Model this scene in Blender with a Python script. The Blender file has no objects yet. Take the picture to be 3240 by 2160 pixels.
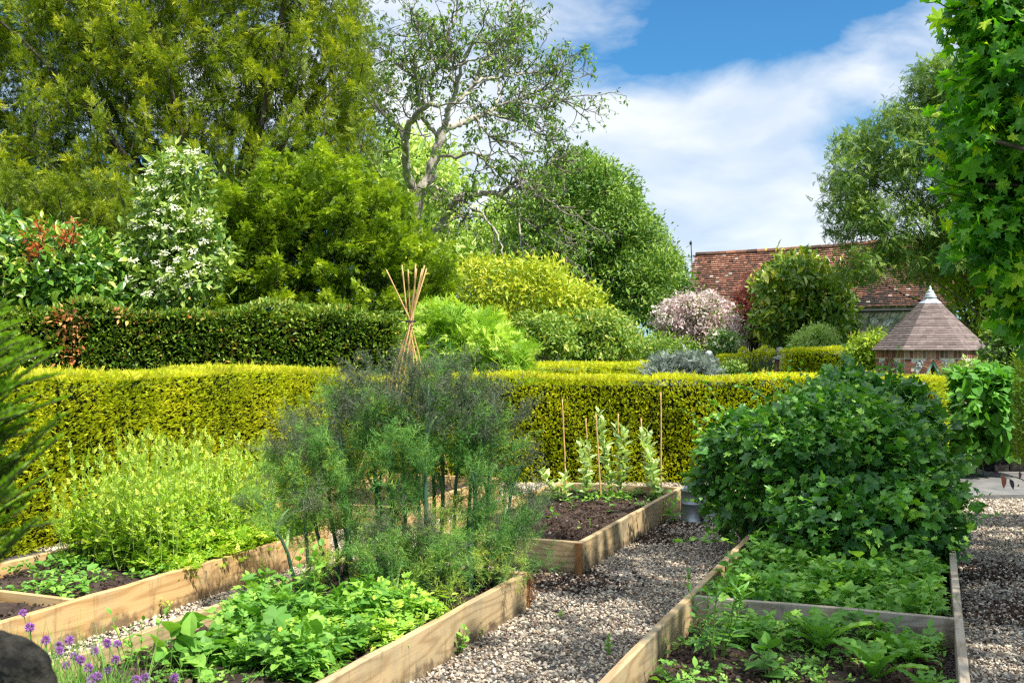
import bpy, math, random
import numpy as np
from mathutils import Vector, Matrix

# ------------------------------------------------------------------ camera, sky, sun, exposure
sc = bpy.context.scene
col = sc.collection
EYE, F, CX, HY = 1.5, 3400.0, 1620.0, 1110.0      # measured in pixels of the 3240 wide photograph

def P(x, y, D):
    """point seen at photo pixel (x, y) and D metres in front of the lens"""
    return np.array([(x - CX) / F * D, D, EYE + (HY - y) / F * D])

cam_d = bpy.data.cameras.new('camera')
cam = bpy.data.objects.new('camera', cam_d); col.objects.link(cam); sc.camera = cam
cam.location = (0, 0, EYE); cam.rotation_euler = (math.radians(90), 0, 0)
cam_d.sensor_width = 36; cam_d.lens = F / 3240 * 36
cam_d.shift_y = (HY - 1080) / 3240
cam_d.clip_start = .05; cam_d.clip_end = 3000
cam_d.dof.use_dof = True; cam_d.dof.focus_distance = 9.0; cam_d.dof.aperture_fstop = 7.0

SUN = Vector((.52, -.48, .98)).normalized()
sun_d = bpy.data.lights.new('sun', 'SUN'); sun_d.energy = 4.6; sun_d.angle = math.radians(.6); sun_d.color = (1, .95, .86)
sun = bpy.data.objects.new('sun', sun_d); col.objects.link(sun)
sun.rotation_euler = SUN.to_track_quat('Z', 'Y').to_euler(); sun.location = (8, -6, 14)

sc.view_settings.view_transform = 'Standard'; sc.view_settings.look = 'None'
sc.view_settings.gamma = 1; sc.view_settings.exposure = .82
sc.cycles.max_bounces = 6; sc.cycles.diffuse_bounces = 4; sc.cycles.glossy_bounces = 2
sc.cycles.transmission_bounces = 4; sc.cycles.transparent_max_bounces = 4
sc.cycles.use_denoising = False; sc.cycles.sample_clamp_indirect = 4.0; sc.cycles.pixel_filter_type = 'BLACKMAN_HARRIS'; sc.cycles.filter_width = 1.3
sc.cycles.caustics_reflective = False; sc.cycles.caustics_refractive = False

class NT:
    def __init__(s, tree): s.t = tree; s.n = tree.nodes; s.l = tree.links
    def __call__(s, typ, ins=None, **kw):
        nd = s.n.new(typ)
        for k, v in kw.items(): setattr(nd, k, v)
        for k, v in (ins or {}).items():
            i = nd.inputs[k]
            if isinstance(v, bpy.types.NodeSocket): s.l.new(v, i)
            else: i.default_value = v
        return nd
    def math(s, op, a, b=0.0, c=None, clamp=False):
        nd = s.n.new('ShaderNodeMath'); nd.operation = op; nd.use_clamp = clamp
        for i, v in enumerate((a, b, c)):
            if v is None: continue
            if isinstance(v, bpy.types.NodeSocket): s.l.new(v, nd.inputs[i])
            else: nd.inputs[i].default_value = v
        return nd.outputs[0]
    def ramp(s, fac, stops, interp='LINEAR'):
        nd = s.n.new('ShaderNodeValToRGB'); cr = nd.color_ramp; cr.interpolation = interp
        while len(cr.elements) < len(stops): cr.elements.new(.5)
        for e, (p, c) in zip(cr.elements, stops):
            e.position = p; e.color = (*c, 1) if len(c) == 3 else c
        s.l.new(fac, nd.inputs[0]); return nd.outputs[0]
    def mix(s, fac, a, b, mode='MIX'):
        nd = s.n.new('ShaderNodeMix'); nd.data_type = 'RGBA'; nd.blend_type = mode
        for i, v in ((0, fac), (6, a), (7, b)):
            if isinstance(v, bpy.types.NodeSocket): s.l.new(v, nd.inputs[i])
            else: nd.inputs[i].default_value = v if i == 0 else (*v, 1)
        return nd.outputs[2]
    def noise(s, vec, scale, detail=4, rough=.55, dist=0.):
        nd = s('ShaderNodeTexNoise', {'Scale': scale, 'Detail': detail, 'Roughness': rough, 'Distortion': dist})
        if vec is not None: s.l.new(vec, nd.inputs['Vector'])
        return nd.outputs[0]

w = bpy.data.worlds.new('World'); sc.world = w; w.use_nodes = True
T = NT(w.node_tree); T.n.clear()
sky = T('ShaderNodeTexSky', sky_type='NISHITA', sun_disc=False, sun_elevation=math.asin(SUN.z),
        sun_rotation=math.atan2(SUN.x, SUN.y), air_density=1.0, dust_density=.4, ozone_density=2.2)
tc = T('ShaderNodeTexCoord'); dirv = tc.outputs['Generated']
def blob(x, y, r, sx=1., tilt=0.):
    """soft patch of sky round a direction; sx stretches it sideways, tilt turns it"""
    c = Vector(((x - CX) / F, 1, (HY - y) / F)).normalized()
    mp = T('ShaderNodeVectorMath', {0: dirv, 1: tuple(c)}, operation='SUBTRACT').outputs[0]
    rt = T('ShaderNodeVectorRotate', {'Vector': mp, 'Axis': (0, 1, 0), 'Angle': tilt}, rotation_type='AXIS_ANGLE').outputs[0]
    scv = T('ShaderNodeVectorMath', {0: rt, 1: (1 / (r * sx), 1 / (r * 2), 1 / r)}, operation='MULTIPLY').outputs[0]
    ln = T('ShaderNodeVectorMath', {0: scv}, operation='LENGTH').outputs['Value']
    return T.math('SUBTRACT', 1.0, ln, clamp=True)
warp = T('ShaderNodeTexNoise', {'Vector': dirv, 'Scale': 5.0, 'Detail': 3.0}).outputs['Color']
wv = T('ShaderNodeVectorMath', {0: dirv, 1: T('ShaderNodeVectorMath', {0: warp, 'Scale': .10}, operation='SCALE').outputs[0]}, operation='ADD').outputs[0]
st = T('ShaderNodeMapping', {'Vector': wv, 'Scale': (1, 1, 2.6), 'Rotation': (0, -.33, 0)}).outputs[0]
n1 = T.noise(st, 4.2, 9, .55)
m = T.math('MULTIPLY_ADD', n1, 4.4, -1.85)
for b, k in ((blob(1350, 60, .17, 1.8), 1.2), (blob(2250, 400, .11, 3.2, .38), 1.45), (blob(1850, 540, .14, 1.4), .95), (blob(2740, 250, .08, 2.2, .3), .8), (blob(2080, 590, .07, 1.6), .6),
             (blob(2720, 200, .10, 1.6, .3), .5), (blob(2520, 640, .08, 2.0), .7), (blob(2350, 700, .07, 2.), .4), (blob(2150, 120, .17, 1.5, .1), -1.25), (blob(2700, 40, .12, 2.2), -1.0),
             (blob(2450, 250, .07, 2, .3), -.3), (blob(1950, 260, .07, 1.6), -.5), (blob(2300, 610, .04, 2.5, .2), -1.1), (blob(2680, 480, .06, 2.2, .35), -1.1), (blob(2250, 730, .03, 3), -.4)):
    m = T.math('MULTIPLY_ADD', b, k, m)
shade = T.noise(st, 7, 5, .5)
ccol = T.ramp(shade, [(.32, (.60, .70, .84)), (.62, (.98, .99, 1.0))])
sep = T('ShaderNodeSeparateXYZ', {0: dirv}).outputs
hi = T.math('MULTIPLY_ADD', T.ramp(sep[2], [(.42, (0, 0, 0)), (.8, (1, 1, 1))]), 6.5, 5.6)      # cloud glow added overhead, out of view, to lift the shaded ground
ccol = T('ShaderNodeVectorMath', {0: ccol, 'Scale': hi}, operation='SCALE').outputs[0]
m = T.math('MULTIPLY_ADD', T.ramp(sep[2], [(.42, (0, 0, 0)), (.7, (1, 1, 1))]), .55, m)  # cloud cover added overhead too, feeding that fill light
cm = T.math('SMOOTH_MIN', T.math('MAXIMUM', m, 0), 1.0, .2)
skc = T.mix(1.0, sky.outputs[0], (.24, .56, .74), 'MULTIPLY')
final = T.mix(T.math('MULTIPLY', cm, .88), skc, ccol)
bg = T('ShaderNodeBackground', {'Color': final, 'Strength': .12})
T('ShaderNodeOutputWorld', {'Surface': bg.outputs[0]})

# ------------------------------------------------------------------ helpers
def rngs(s): return np.random.default_rng(s)
def nrm(a): return a / np.maximum(np.linalg.norm(a, axis=-1, keepdims=True), 1e-9)

class Acc:
    """collects polygons and becomes ONE mesh"""
    def __init__(s): s.V = []; s.L = []; s.S = []; s.Tn = []; s.M = []; s.nv = 0
    def add(s, V, loops, sizes, tint=.5, mat=0):
        V = np.asarray(V, float).reshape(-1, 3); loops = np.asarray(loops, int).ravel(); sizes = np.asarray(sizes, int).ravel()
        s.V.append(V); s.L.append(loops + s.nv); s.S.append(sizes); s.nv += len(V)
        s.Tn.append(np.broadcast_to(np.asarray(tint, float), (len(sizes),)).copy())
        s.M.append(np.full(len(sizes), mat, int))
        return s
    def scatter(s, tm, pos, fwd, up, scale, tint=.5, mat=0, wide=1.):
        tv, tl, ts = tm; pos = np.asarray(pos, float); n = len(pos)
        if n == 0: return s
        Y = nrm(fwd + 1e-6); X = nrm(np.cross(Y, up) + 1e-7); Z = np.cross(X, Y)
        sc_ = np.broadcast_to(np.asarray(scale, float), (n,))[:, None, None]
        V = pos[:, None] + sc_ * (tv[None, :, 0:1] * X[:, None] * wide + tv[None, :, 1:2] * Y[:, None] + tv[None, :, 2:3] * Z[:, None])
        k = len(tv); L = (tl[None] + (np.arange(n) * k)[:, None]).ravel(); S = np.tile(ts, n)
        ti = np.repeat(np.broadcast_to(np.asarray(tint, float), (n,)), len(ts))
        return s.add(V.reshape(-1, 3), L, S, ti, mat)
    def box(s, lo, hi, tint=.5, mat=0, M=None, jit=None):
        x0, y0, z0 = lo; x1, y1, z1 = hi
        V = np.array([(x0,y0,z0),(x1,y0,z0),(x1,y1,z0),(x0,y1,z0),(x0,y0,z1),(x1,y0,z1),(x1,y1,z1),(x0,y1,z1)], float)
        if jit is not None: V += jit
        if M is not None: V = V @ M[0].T + M[1]
        return s.add(V, [3,2,1,0, 4,5,6,7, 0,1,5,4, 1,2,6,5, 2,3,7,6, 3,0,4,7], [4]*6, tint, mat)
    def tube(s, pts, rad, k=6, tint=.5, mat=0, cap=True):
        p = np.asarray(pts, float); n = len(p); r = np.broadcast_to(np.asarray(rad, float), (n,))
        t = nrm(np.gradient(p, axis=0)); a = np.array([0, 0, 1.]) if abs(t[0][2]) < .9 else np.array([1., 0, 0])
        x = nrm(np.cross(t, a)); y = np.cross(t, x); an = np.arange(k) * 2 * np.pi / k
        V = p[:, None] + r[:, None, None] * (np.cos(an)[None, :, None] * x[:, None] + np.sin(an)[None, :, None] * y[:, None])
        i = np.arange(n - 1)[:, None] * k; j = np.arange(k)[None]; j2 = (j + 1) % k
        q = np.stack([i + j, i + j2, i + k + j2, i + k + j], -1).reshape(-1, 4)
        L = q.ravel(); S = [4] * len(q)
        if cap: L = np.concatenate([L, np.arange(k)[::-1], (n - 1) * k + np.arange(k)]); S = S + [k, k]
        return s.add(V.reshape(-1, 3), L, S, tint, mat)
    def lathe(s, prof, c=(0, 0, 0), k=24, tint=.5, mat=0):
        n = len(prof); an = np.arange(k) * 2 * np.pi / k; pr = np.array(prof, float)
        V = np.stack([pr[:, 0:1] * np.cos(an), pr[:, 0:1] * np.sin(an), np.broadcast_to(pr[:, 1:2], (n, k))], -1) + np.array(c)
        i = np.arange(n - 1)[:, None] * k; j = np.arange(k)[None]; j2 = (j + 1) % k
        q = np.stack([i + j, i + j2, i + k + j2, i + k + j], -1).reshape(-1, 4)
        L = np.concatenate([q.ravel(), np.arange(k)[::-1], (n - 1) * k + np.arange(k)])
        return s.add(V.reshape(-1, 3), L, [4] * len(q) + [k, k], tint, mat)
    def build(s, name, mats, parent=None, smooth=False):
        V = np.concatenate(s.V); L = np.concatenate(s.L); S = np.concatenate(s.S); Tn = np.concatenate(s.Tn); Mi = np.concatenate(s.M)
        me = bpy.data.meshes.new(name)
        me.vertices.add(len(V)); me.vertices.foreach_set('co', V.astype(np.float32).ravel())
        me.loops.add(len(L)); me.loops.foreach_set('vertex_index', L.astype(np.int32))
        me.polygons.add(len(S)); st_ = np.concatenate([[0], np.cumsum(S)[:-1]])
        me.polygons.foreach_set('loop_start', st_.astype(np.int32))
        me.polygons.foreach_set('material_index', Mi.astype(np.int32))
        if smooth: me.polygons.foreach_set('use_smooth', np.ones(len(S), bool))
        else: me.polygons.foreach_set('use_smooth', np.zeros(len(S), bool))
        me.update(calc_edges=True)
        at = me.attributes.new('tint', 'FLOAT', 'FACE'); at.data.foreach_set('value', Tn.astype(np.float32))
        for mt in (mats if isinstance(mats, (list, tuple)) else [mats]): me.materials.append(mt)
        o = bpy.data.objects.new(name, me); col.objects.link(o)
        if parent is not None:
            o.parent = parent; o.matrix_parent_inverse = Matrix.Identity(4)
        return o

def tag(o, label=None, cat=None, group=None, kind=None):
    if label: o['label'] = label
    if cat: o['category'] = cat
    if group: o['group'] = group
    if kind: o['kind'] = kind
    return o
def thing(name, label, cat, loc=(0, 0, 0), rz=0., group=None):
    o = bpy.data.objects.new(name, None); col.objects.link(o); o.empty_display_size = .1
    o.location = tuple(float(v) for v in loc); o.rotation_euler = (0, 0, rz)
    return tag(o, label, cat, group)
def part(acc, name, mats, root, smooth=False):
    """acc is in world space (root unrotated): shift to the root"""
    off = np.array(root.location)
    acc.V = [v - off for v in acc.V]
    return acc.build(name, mats, root, smooth)

def tmpl(V, faces):
    return np.array(V, float), np.array([i for f in faces for i in f]), np.array([len(f) for f in faces])
def t_leaf(wd=.42, bend=.12, fold=.08):     # one simple leaf, four faces
    V = [(0,0,0),(-wd/2,.3,fold),(-wd/2*.85,.65,fold*.7-bend*.4),(0,1,-bend),(wd/2*.85,.65,fold*.7-bend*.4),(wd/2,.3,fold),(0,.35,0),(0,.7,-bend*.3)]
    return tmpl(V, [(0,6,1),(1,6,7,2),(2,7,3),(0,5,6),(5,4,7,6),(4,3,7)])
def t_dia(wd=.4, fold=.08, bend=.05):
    return tmpl([(0,0,0),(-wd/2,.5,fold),(0,1,-bend),(wd/2,.5,fold)], [(0,2,1),(0,3,2)])
def t_lobed(lobes, cup=.1, droop=.15):      # outline as (angle deg, radius) from a centre, star shaped
    c = (0, .38, 0); V = [c]
    for a, r in lobes:
        a = math.radians(a); x, y = r * math.sin(a), .38 + r * math.cos(a)
        V.append((x, y, cup * abs(x) - droop * max(0, y - .38) - .05 * r * math.cos(a * 5)))
    n = len(lobes); return tmpl(V, [(0, 1 + (i + 1) % n, 1 + i) for i in range(n)])
T_MAPLE = t_lobed([(0,.66),(12,.42),(20,.47),(30,.27),(42,.46),(55,.62),(66,.42),(80,.30),(95,.48),(115,.52),(125,.36),(150,.34),(172,.42),
                   (188,.42),(210,.34),(235,.36),(245,.52),(265,.48),(280,.30),(294,.42),(305,.62),(318,.46),(330,.27),(340,.47),(348,.42)], .2, .32)
T_CURR = t_lobed([(0,.60),(16,.45),(28,.26),(45,.48),(62,.52),(80,.36),(105,.44),(135,.42),(165,.40),(180,.26),(195,.40),(225,.42),(255,.44),(280,.36),(298,.52),(315,.48),(332,.26),(344,.45)], .2, .34)
T_LEAF = t_leaf(); T_DIA = t_dia(); T_NARROW = t_leaf(.22, .2, .04); T_BROAD = t_leaf(.68, .14, .09); T_LANCE = t_dia(.2, .04, .1)
def t_sprig(n=5, wd=.12, spread=.9, ln=.55, seed=3, up=.25):    # stem with needles or leaflets both sides
    r = random.Random(seed); V = []; Fc = []
    for i in range(n):
        for sd in (-1, 1):
            y0 = i / n * .75; a = spread * (1 - .35 * i / n) * sd; l = ln * (1 - .3 * i / n) * r.uniform(.8, 1.15)
            dx, dy = math.sin(a), math.cos(a); b = len(V); z = up * l * r.uniform(.2, 1.)
            V += [(0, y0, 0), (dx*l*.5 - dy*wd/2, y0 + dy*l*.5 + dx*wd/2, z*.7), (dx*l, y0 + dy*l, z*.6), (dx*l*.5 + dy*wd/2, y0 + dy*l*.5 - dx*wd/2, z*.7)]
            Fc += [(b, b+1, b+2, b+3)]
    b = len(V); V += [(0,.6,0),(-wd/2,.85,.03),(0,1.15,0),(wd/2,.85,.03)]; Fc.append((b,b+3,b+2,b+1))
    return tmpl(V, Fc)
T_YEW = t_sprig(4, .13, .75, .5); T_YEW3 = t_sprig(5, .085, .85, .42, 11, .5); T_YEW2 = t_sprig(6, .09, .9, .38, 5); T_PINN = t_sprig(4, .17, 1.15, .42, 7, .05); T_PARS = t_sprig(2, .34, .9, .5, 9)

# ------------------------------------------------------------------ materials
def mat(name):
    m = bpy.data.materials.new(name); m.use_nodes = True; t = NT(m.node_tree); t.n.clear(); return m, t
def leafmat(name, stops, trans=.35, tcol=(1.25, 1.3, .5), rough=.5, spec=.35, bump=0):
    if tcol[2] < .9 and name not in ('red_leaf', 'maple_red', 'plum', 'euph', 'golden', 'hedge', 'hedge_top'): stops = [(p, (c[0]*1.22, c[1]*1.18, c[2]*.9)) for p, c in stops]
    m, t = mat(name)
    at = t('ShaderNodeAttribute', attribute_name='tint')
    c = t.ramp(at.outputs['Fac'], [(p, s) for p, s in stops])
    tc = t('ShaderNodeTexCoord').outputs['Object']
    nz = t.noise(tc, 2.3, 3)
    c = t.mix(.45, c, t.ramp(nz, [(.3, (.55, .6, .5)), (.7, (1.35, 1.25, 1.1))]), 'MULTIPLY')
    b = t('ShaderNodeBsdfPrincipled', {'Base Color': c, 'Roughness': rough, 'Specular IOR Level': spec})
    tr = t('ShaderNodeBsdfTranslucent', {'Color': t.mix(1., c, tcol, 'MULTIPLY')})
    mx = t('ShaderNodeMixShader', {0: trans, 1: b.outputs[0], 2: tr.outputs[0]})
    t('ShaderNodeOutputMaterial', {'Surface': mx.outputs[0]}); return m
def simple(name, c1, c2, scale=8, rough=.8, bump=.3, spec=.3, detail=6, coords='Object', stretch=(1,1,1), metal=0., contrast=(.35,.65), tintmix=0.):
    m, t = mat(name); v = t('ShaderNodeTexCoord').outputs[coords]
    v = t('ShaderNodeMapping', {'Vector': v, 'Scale': stretch}).outputs[0]
    n = t.noise(v, scale, detail, .6); c = t.ramp(n, [(contrast[0], c1), (contrast[1], c2)])
    if tintmix:
        at = t('ShaderNodeAttribute', attribute_name='tint').outputs['Fac']
        c = t.mix(tintmix, c, t.ramp(at, [(0, (.35,.32,.30)), (.5, (1,1,1)), (1, (1.9,1.75,1.6))]), 'MULTIPLY')
    n2 = t.noise(v, scale * 4, 6, .65)
    bp = t('ShaderNodeBump', {'Strength': bump, 'Distance': .02, 'Height': n2})
    b = t('ShaderNodeBsdfPrincipled', {'Base Color': c, 'Roughness': rough, 'Specular IOR Level': spec, 'Normal': bp.outputs[0], 'Metallic': metal})
    t('ShaderNodeOutputMaterial', {'Surface': b.outputs[0]}); return m
def woodmat(name, light, dark, grey=(.3,.28,.24), weather=.25):
    m, t = mat(name); oi = t('ShaderNodeObjectInfo').outputs['Random']
    v = t('ShaderNodeTexCoord').outputs['Object']
    off = t('ShaderNodeCombineXYZ', {0: t.math('MULTIPLY', oi, 37.), 1: 0., 2: t.math('MULTIPLY', oi, 11.)}).outputs[0]
    v = t('ShaderNodeVectorMath', {0: v, 1: off}, operation='ADD').outputs[0]
    vs = t('ShaderNodeMapping', {'Vector': v, 'Scale': (.55, 3., 3.4)}).outputs[0]
    big = t.noise(vs, 1.5, 2, .4)
    rings = t.math('SINE', t.math('MULTIPLY', big, 70.))
    rings = t.math('MULTIPLY_ADD', rings, .5, .5)
    fine = t.noise(t('ShaderNodeMapping', {'Vector': v, 'Scale': (2., 60., 60.)}).outputs[0], 3, 4, .6)
    g = t.math('MULTIPLY_ADD', fine, .62, t.math('MULTIPLY', t.math('POWER', rings, 2.5), .42))
    c = t.ramp(g, [(.25, light), (.85, dark)])
    kn = t('ShaderNodeTexVoronoi', {'Vector': t('ShaderNodeMapping', {'Vector': v, 'Scale': (1.9, 3., 6.)}).outputs[0], 'Scale': 1.})
    km = t.ramp(kn.outputs['Distance'], [(.055, (1,1,1)), (.10, (0,0,0))])
    c = t.mix(km, c, (dark[0]*.5, dark[1]*.42, dark[2]*.4))
    st_ = t.noise(v, 2.2, 6, .65)
    c = t.mix(t.math('MULTIPLY', t.ramp(st_, [(.48, (0,0,0)), (.72, (1,1,1))]), weather), c, grey)
    z = t('ShaderNodeSeparateXYZ', {0: t('ShaderNodeTexCoord').outputs['Object']}).outputs[2]
    spl = t.math('SUBTRACT', t.noise(v, 9, 7, .7), t.math('MULTIPLY_ADD', z, 2.4, .30))
    c = t.mix(t.ramp(spl, [(.0, (0,0,0)), (.16, (.75,.75,.75))]), c, (.09, .065, .045))
    damp = t.noise(t('ShaderNodeMapping', {'Vector': v, 'Scale': (6., 6., 1.2)}).outputs[0], 2.0, 5, .7)
    c = t.mix(t.ramp(damp, [(.55, (0,0,0)), (.70, (.55,.55,.55))]), c, (dark[0]*.35, dark[1]*.38, dark[2]*.4))
    bp = t('ShaderNodeBump', {'Strength': .25, 'Distance': .004, 'Height': fine})
    b = t('ShaderNodeBsdfPrincipled', {'Base Color': c, 'Roughness': .65, 'Specular IOR Level': .25, 'Normal': bp.outputs[0]})
    t('ShaderNodeOutputMaterial', {'Surface': b.outputs[0]}); return m
def tintmat(name, stops, rough=.8, spec=.3, nscale=20., nmix=.4, bump=.2):
    m, t = mat(name); at = t('ShaderNodeAttribute', attribute_name='tint').outputs['Fac']
    c = t.ramp(at, stops); v = t('ShaderNodeTexCoord').outputs['Object']; n = t.noise(v, nscale, 6, .65)
    c = t.mix(nmix, c, t.ramp(n, [(.3, (.45,.45,.45)), (.7, (1.5,1.5,1.5))]), 'MULTIPLY')
    bp = t('ShaderNodeBump', {'Strength': bump, 'Distance': .01, 'Height': n})
    b = t('ShaderNodeBsdfPrincipled', {'Base Color': c, 'Roughness': rough, 'Specular IOR Level': spec, 'Normal': bp.outputs[0]})
    t('ShaderNodeOutputMaterial', {'Surface': b.outputs[0]}); return m

M = {}
M['pine'] = woodmat('pine', (.62, .42, .19), (.42, .23, .085), weather=.35)
M['pine_old'] = woodmat('pine_old', (.50, .37, .20), (.32, .21, .10), (.20, .20, .15), .75)
M['pine_grey'] = woodmat('pine_grey', (.40, .34, .26), (.22, .17, .12), (.30, .29, .27), .7)
M['endgrain'] = simple('endgrain', (.36, .17, .06), (.20, .09, .035), 40, stretch=(1, 1, .3))
M['cane'] = simple('cane', (.62, .40, .17), (.42, .25, .10), 6, .5, .1, stretch=(1, 1, 3))
M['bark_mid'] = simple('bark_mid', (.10, .085, .065), (.26, .23, .19), 12, .9, .5)
M['bark'] = simple('bark', (.05, .038, .026), (.13, .10, .075), 9, .9, .8, stretch=(1, 1, .35))
M['bark_pale'] = simple('bark_pale', (.26, .22, .17), (.58, .52, .44), 7, .9, .8, stretch=(1, 1, .3))
M['twine'] = simple('twine', (.03, .03, .03), (.05, .045, .04), 50)
M['zinc'] = simple('zinc', (.27, .29, .32), (.42, .45, .49), 5, .42, .05, .5, metal=.75)
M['gravel_base'] = simple('gravel_base', (.10, .085, .07), (.34, .31, .28), 45, .9, 1.)
M['pebble'] = tintmat('pebble', [(0, (.075,.05,.03)), (.2, (.22,.14,.08)), (.42, (.28,.23,.18)), (.62, (.41,.35,.27)), (.82, (.58,.52,.41)), (1, (.72,.55,.36))], .6, .3, 55, .5)
M['soil'] = simple('soil', (.028, .018, .013), (.085, .058, .042), 14, .95, 1.)
M['crumb'] = tintmat('crumb', [(0, (.022,.014,.010)), (.6, (.085,.055,.04)), (.88, (.15,.10,.07)), (1, (.42,.38,.34))], .95, .1, 90, .4)
M['yew_core'] = simple('yew_core', (.006, .010, .003), (.016, .02, .006), 30, .95, 1., spec=.05)  # near black puts the shade inside the hedges into this colour
M['hedge'] = leafmat('hedge', [(0, (.14,.22,.006)), (.35, (.42,.52,.012)), (.75, (.68,.72,.02)), (1, (.86,.80,.05))], .35, (1.2,1.2,.5))
M['hedge_top'] = leafmat('hedge_top', [(0, (.34,.42,.02)), (.55, (.64,.63,.04)), (1, (.84,.70,.12))], .35, (1.1,1.1,.6))
M['yew'] = leafmat('yew', [(0, (.05,.085,.010)), (.4, (.13,.20,.016)), (.72, (.27,.35,.022)), (1, (.48,.50,.035))], .25, (1.2,1.3,.5))
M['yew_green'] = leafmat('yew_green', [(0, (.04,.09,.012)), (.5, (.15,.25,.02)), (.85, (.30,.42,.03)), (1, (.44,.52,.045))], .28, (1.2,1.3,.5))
M['yew_dark'] = leafmat('yew_dark', [(0, (.03,.09,.006)), (.5, (.09,.21,.012)), (1, (.20,.36,.025))], .4)
M['laurel'] = leafmat('laurel', [(0, (.03,.10,.02)), (.5, (.10,.24,.03)), (.9, (.24,.40,.06)), (1, (.45,.50,.15))], .25, rough=.3, spec=.6)
M['mixed'] = leafmat('mixed', [(0, (.03,.08,.014)), (.5, (.11,.21,.025)), (.93, (.28,.38,.07)), (1, (.42,.26,.06))], .22, rough=.38, spec=.5)
M['litter'] = leafmat('litter', [(0, (.10,.055,.03)), (1, (.30,.19,.10))], .1, (1,.95,.95))
M['russet'] = leafmat('russet', [(0, (.45,.13,.04)), (.7, (.60,.28,.10)), (1, (.66,.45,.14))], .3, (1,.95,.95))
M['red_leaf'] = leafmat('red_leaf', [(0, (.34,.07,.02)), (1, (.66,.22,.06))], .3, (1.2,.9,.6))
M['elder'] = leafmat('elder', [(0, (.06,.15,.03)), (.6, (.20,.32,.07)), (1, (.38,.48,.16))], .25)
M['white_fl'] = leafmat('white_fl', [(0, (.56,.58,.38)), (1, (.80,.80,.66))], .25, (1,1,1))
M['chest'] = leafmat('chest', [(0, (.05,.13,.03)), (.6, (.13,.25,.05)), (1, (.28,.38,.10))], .3)
M['chest_far'] = leafmat('chest_far', [(0, (.16,.30,.06)), (.6, (.34,.48,.14)), (1, (.60,.68,.34))], .3)
M['sycamore_far'] = leafmat('sycamore_far', [(0, (.05,.13,.03)), (.5, (.13,.26,.05)), (1, (.30,.42,.11))], .25)
M['golden'] = leafmat('golden', [(0, (.20,.34,.03)), (.5, (.44,.55,.04)), (1, (.70,.70,.08))], .35, (1.1,1.1,.6))
M['peony'] = leafmat('peony', [(0, (.14,.30,.03)), (.5, (.28,.46,.05)), (1, (.48,.62,.14))], .35)
M['cornus'] = leafmat('cornus', [(0, (.07,.16,.03)), (.6, (.20,.33,.06)), (1, (.42,.46,.14))], .3)
M['grey_bush'] = leafmat('grey_bush', [(0, (.10,.15,.11)), (.6, (.24,.30,.25)), (1, (.40,.46,.42))], .15, (1,1,1))
M['pink_fl'] = leafmat('pink_fl', [(0, (.48,.32,.34)), (.5, (.74,.60,.62)), (1, (.82,.72,.72))], .3, (1,.95,.95))
M['maple_red'] = leafmat('maple_red', [(0, (.10,.02,.02)), (.6, (.26,.06,.05)), (1, (.42,.16,.09))], .25, (1.2,.8,.8))
M['magnolia'] = leafmat('magnolia', [(0, (.05,.13,.02)), (.5, (.14,.26,.03)), (.9, (.34,.44,.07)), (1, (.50,.50,.12))], .22, rough=.3, spec=.6)
M['pale_shrub'] = leafmat('pale_shrub', [(0, (.20,.34,.12)), (1, (.46,.58,.28))], .3)
M['euph'] = leafmat('euph', [(0, (.55,.60,.02)), (1, (.78,.80,.06))], .3, (1,1,.6))
M['robinia'] = leafmat('robinia', [(0, (.04,.11,.03)), (.6, (.13,.23,.05)), (1, (.26,.36,.10))], .3)
M['syc_near'] = leafmat('syc_near', [(0, (.03,.12,.015)), (.5, (.075,.24,.02)), (.85, (.15,.36,.03)), (1, (.42,.56,.03))], .45, (1.5,1.7,.4), .42, .4)
M['currant'] = leafmat('currant', [(0, (.02,.085,.02)), (.5, (.065,.20,.035)), (.85, (.13,.32,.06)), (1, (.24,.44,.06))], .28, (1.3,1.5,.4), .42, .5)
M['broadleaf'] = leafmat('broadleaf', [(0, (.04,.15,.02)), (1, (.11,.31,.035))], .3)
M['weed'] = leafmat('weed', [(0, (.05,.16,.03)), (.6, (.14,.33,.06)), (1, (.30,.50,.10))], .32)
M['weed_lime'] = leafmat('weed_lime', [(0, (.14,.32,.04)), (.6, (.30,.52,.09)), (1, (.56,.66,.12))], .35)
M['parsley'] = leafmat('parsley', [(0, (.12,.28,.02)), (.6, (.27,.46,.035)), (1, (.52,.62,.12))], .38, (1.1,1.1,.5))
M['fennel'] = leafmat('fennel', [(0, (.05,.15,.045)), (.5, (.12,.29,.075)), (.85, (.25,.40,.09)), (1, (.36,.44,.07))], .3, (1,1.1,.8))
M['bronze'] = leafmat('bronze', [(0, (.06,.08,.05)), (.6, (.12,.155,.09)), (1, (.22,.25,.14))], .25, (1,1,1))
M['fstem'] = leafmat('fstem', [(0, (.022,.06,.055)), (.5, (.07,.15,.10)), (1, (.26,.40,.16))], .1)
M['greenstem'] = leafmat('greenstem', [(0, (.10,.20,.05)), (1, (.30,.42,.12))], .15)
M['chive'] = leafmat('chive', [(0, (.08,.22,.05)), (1, (.24,.42,.10))], .2)
M['chive_fl'] = leafmat('chive_fl', [(0, (.30,.09,.42)), (1, (.56,.26,.66))], .25, (1,1,1))
M['bean'] = leafmat('bean', [(0, (.20,.36,.15)), (1, (.54,.66,.42))], .3)
M['plum'] = leafmat('plum', [(0, (.03,.015,.025)), (.5, (.07,.02,.03)), (1, (.32,.08,.03))], .2, (1.2,.8,.8), .35, .5)
M['stone'] = simple('stone', (.20, .19, .17), (.42, .40, .36), 9, .9, .6)
M['slab'] = simple('slab', (.12, .12, .115), (.22, .21, .195), 4, .7, .4)
M['darkstone'] = simple('darkstone', (.012, .012, .011), (.07, .066, .055), 22, .9, 1., spec=.1, contrast=(.4,.7))
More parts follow.
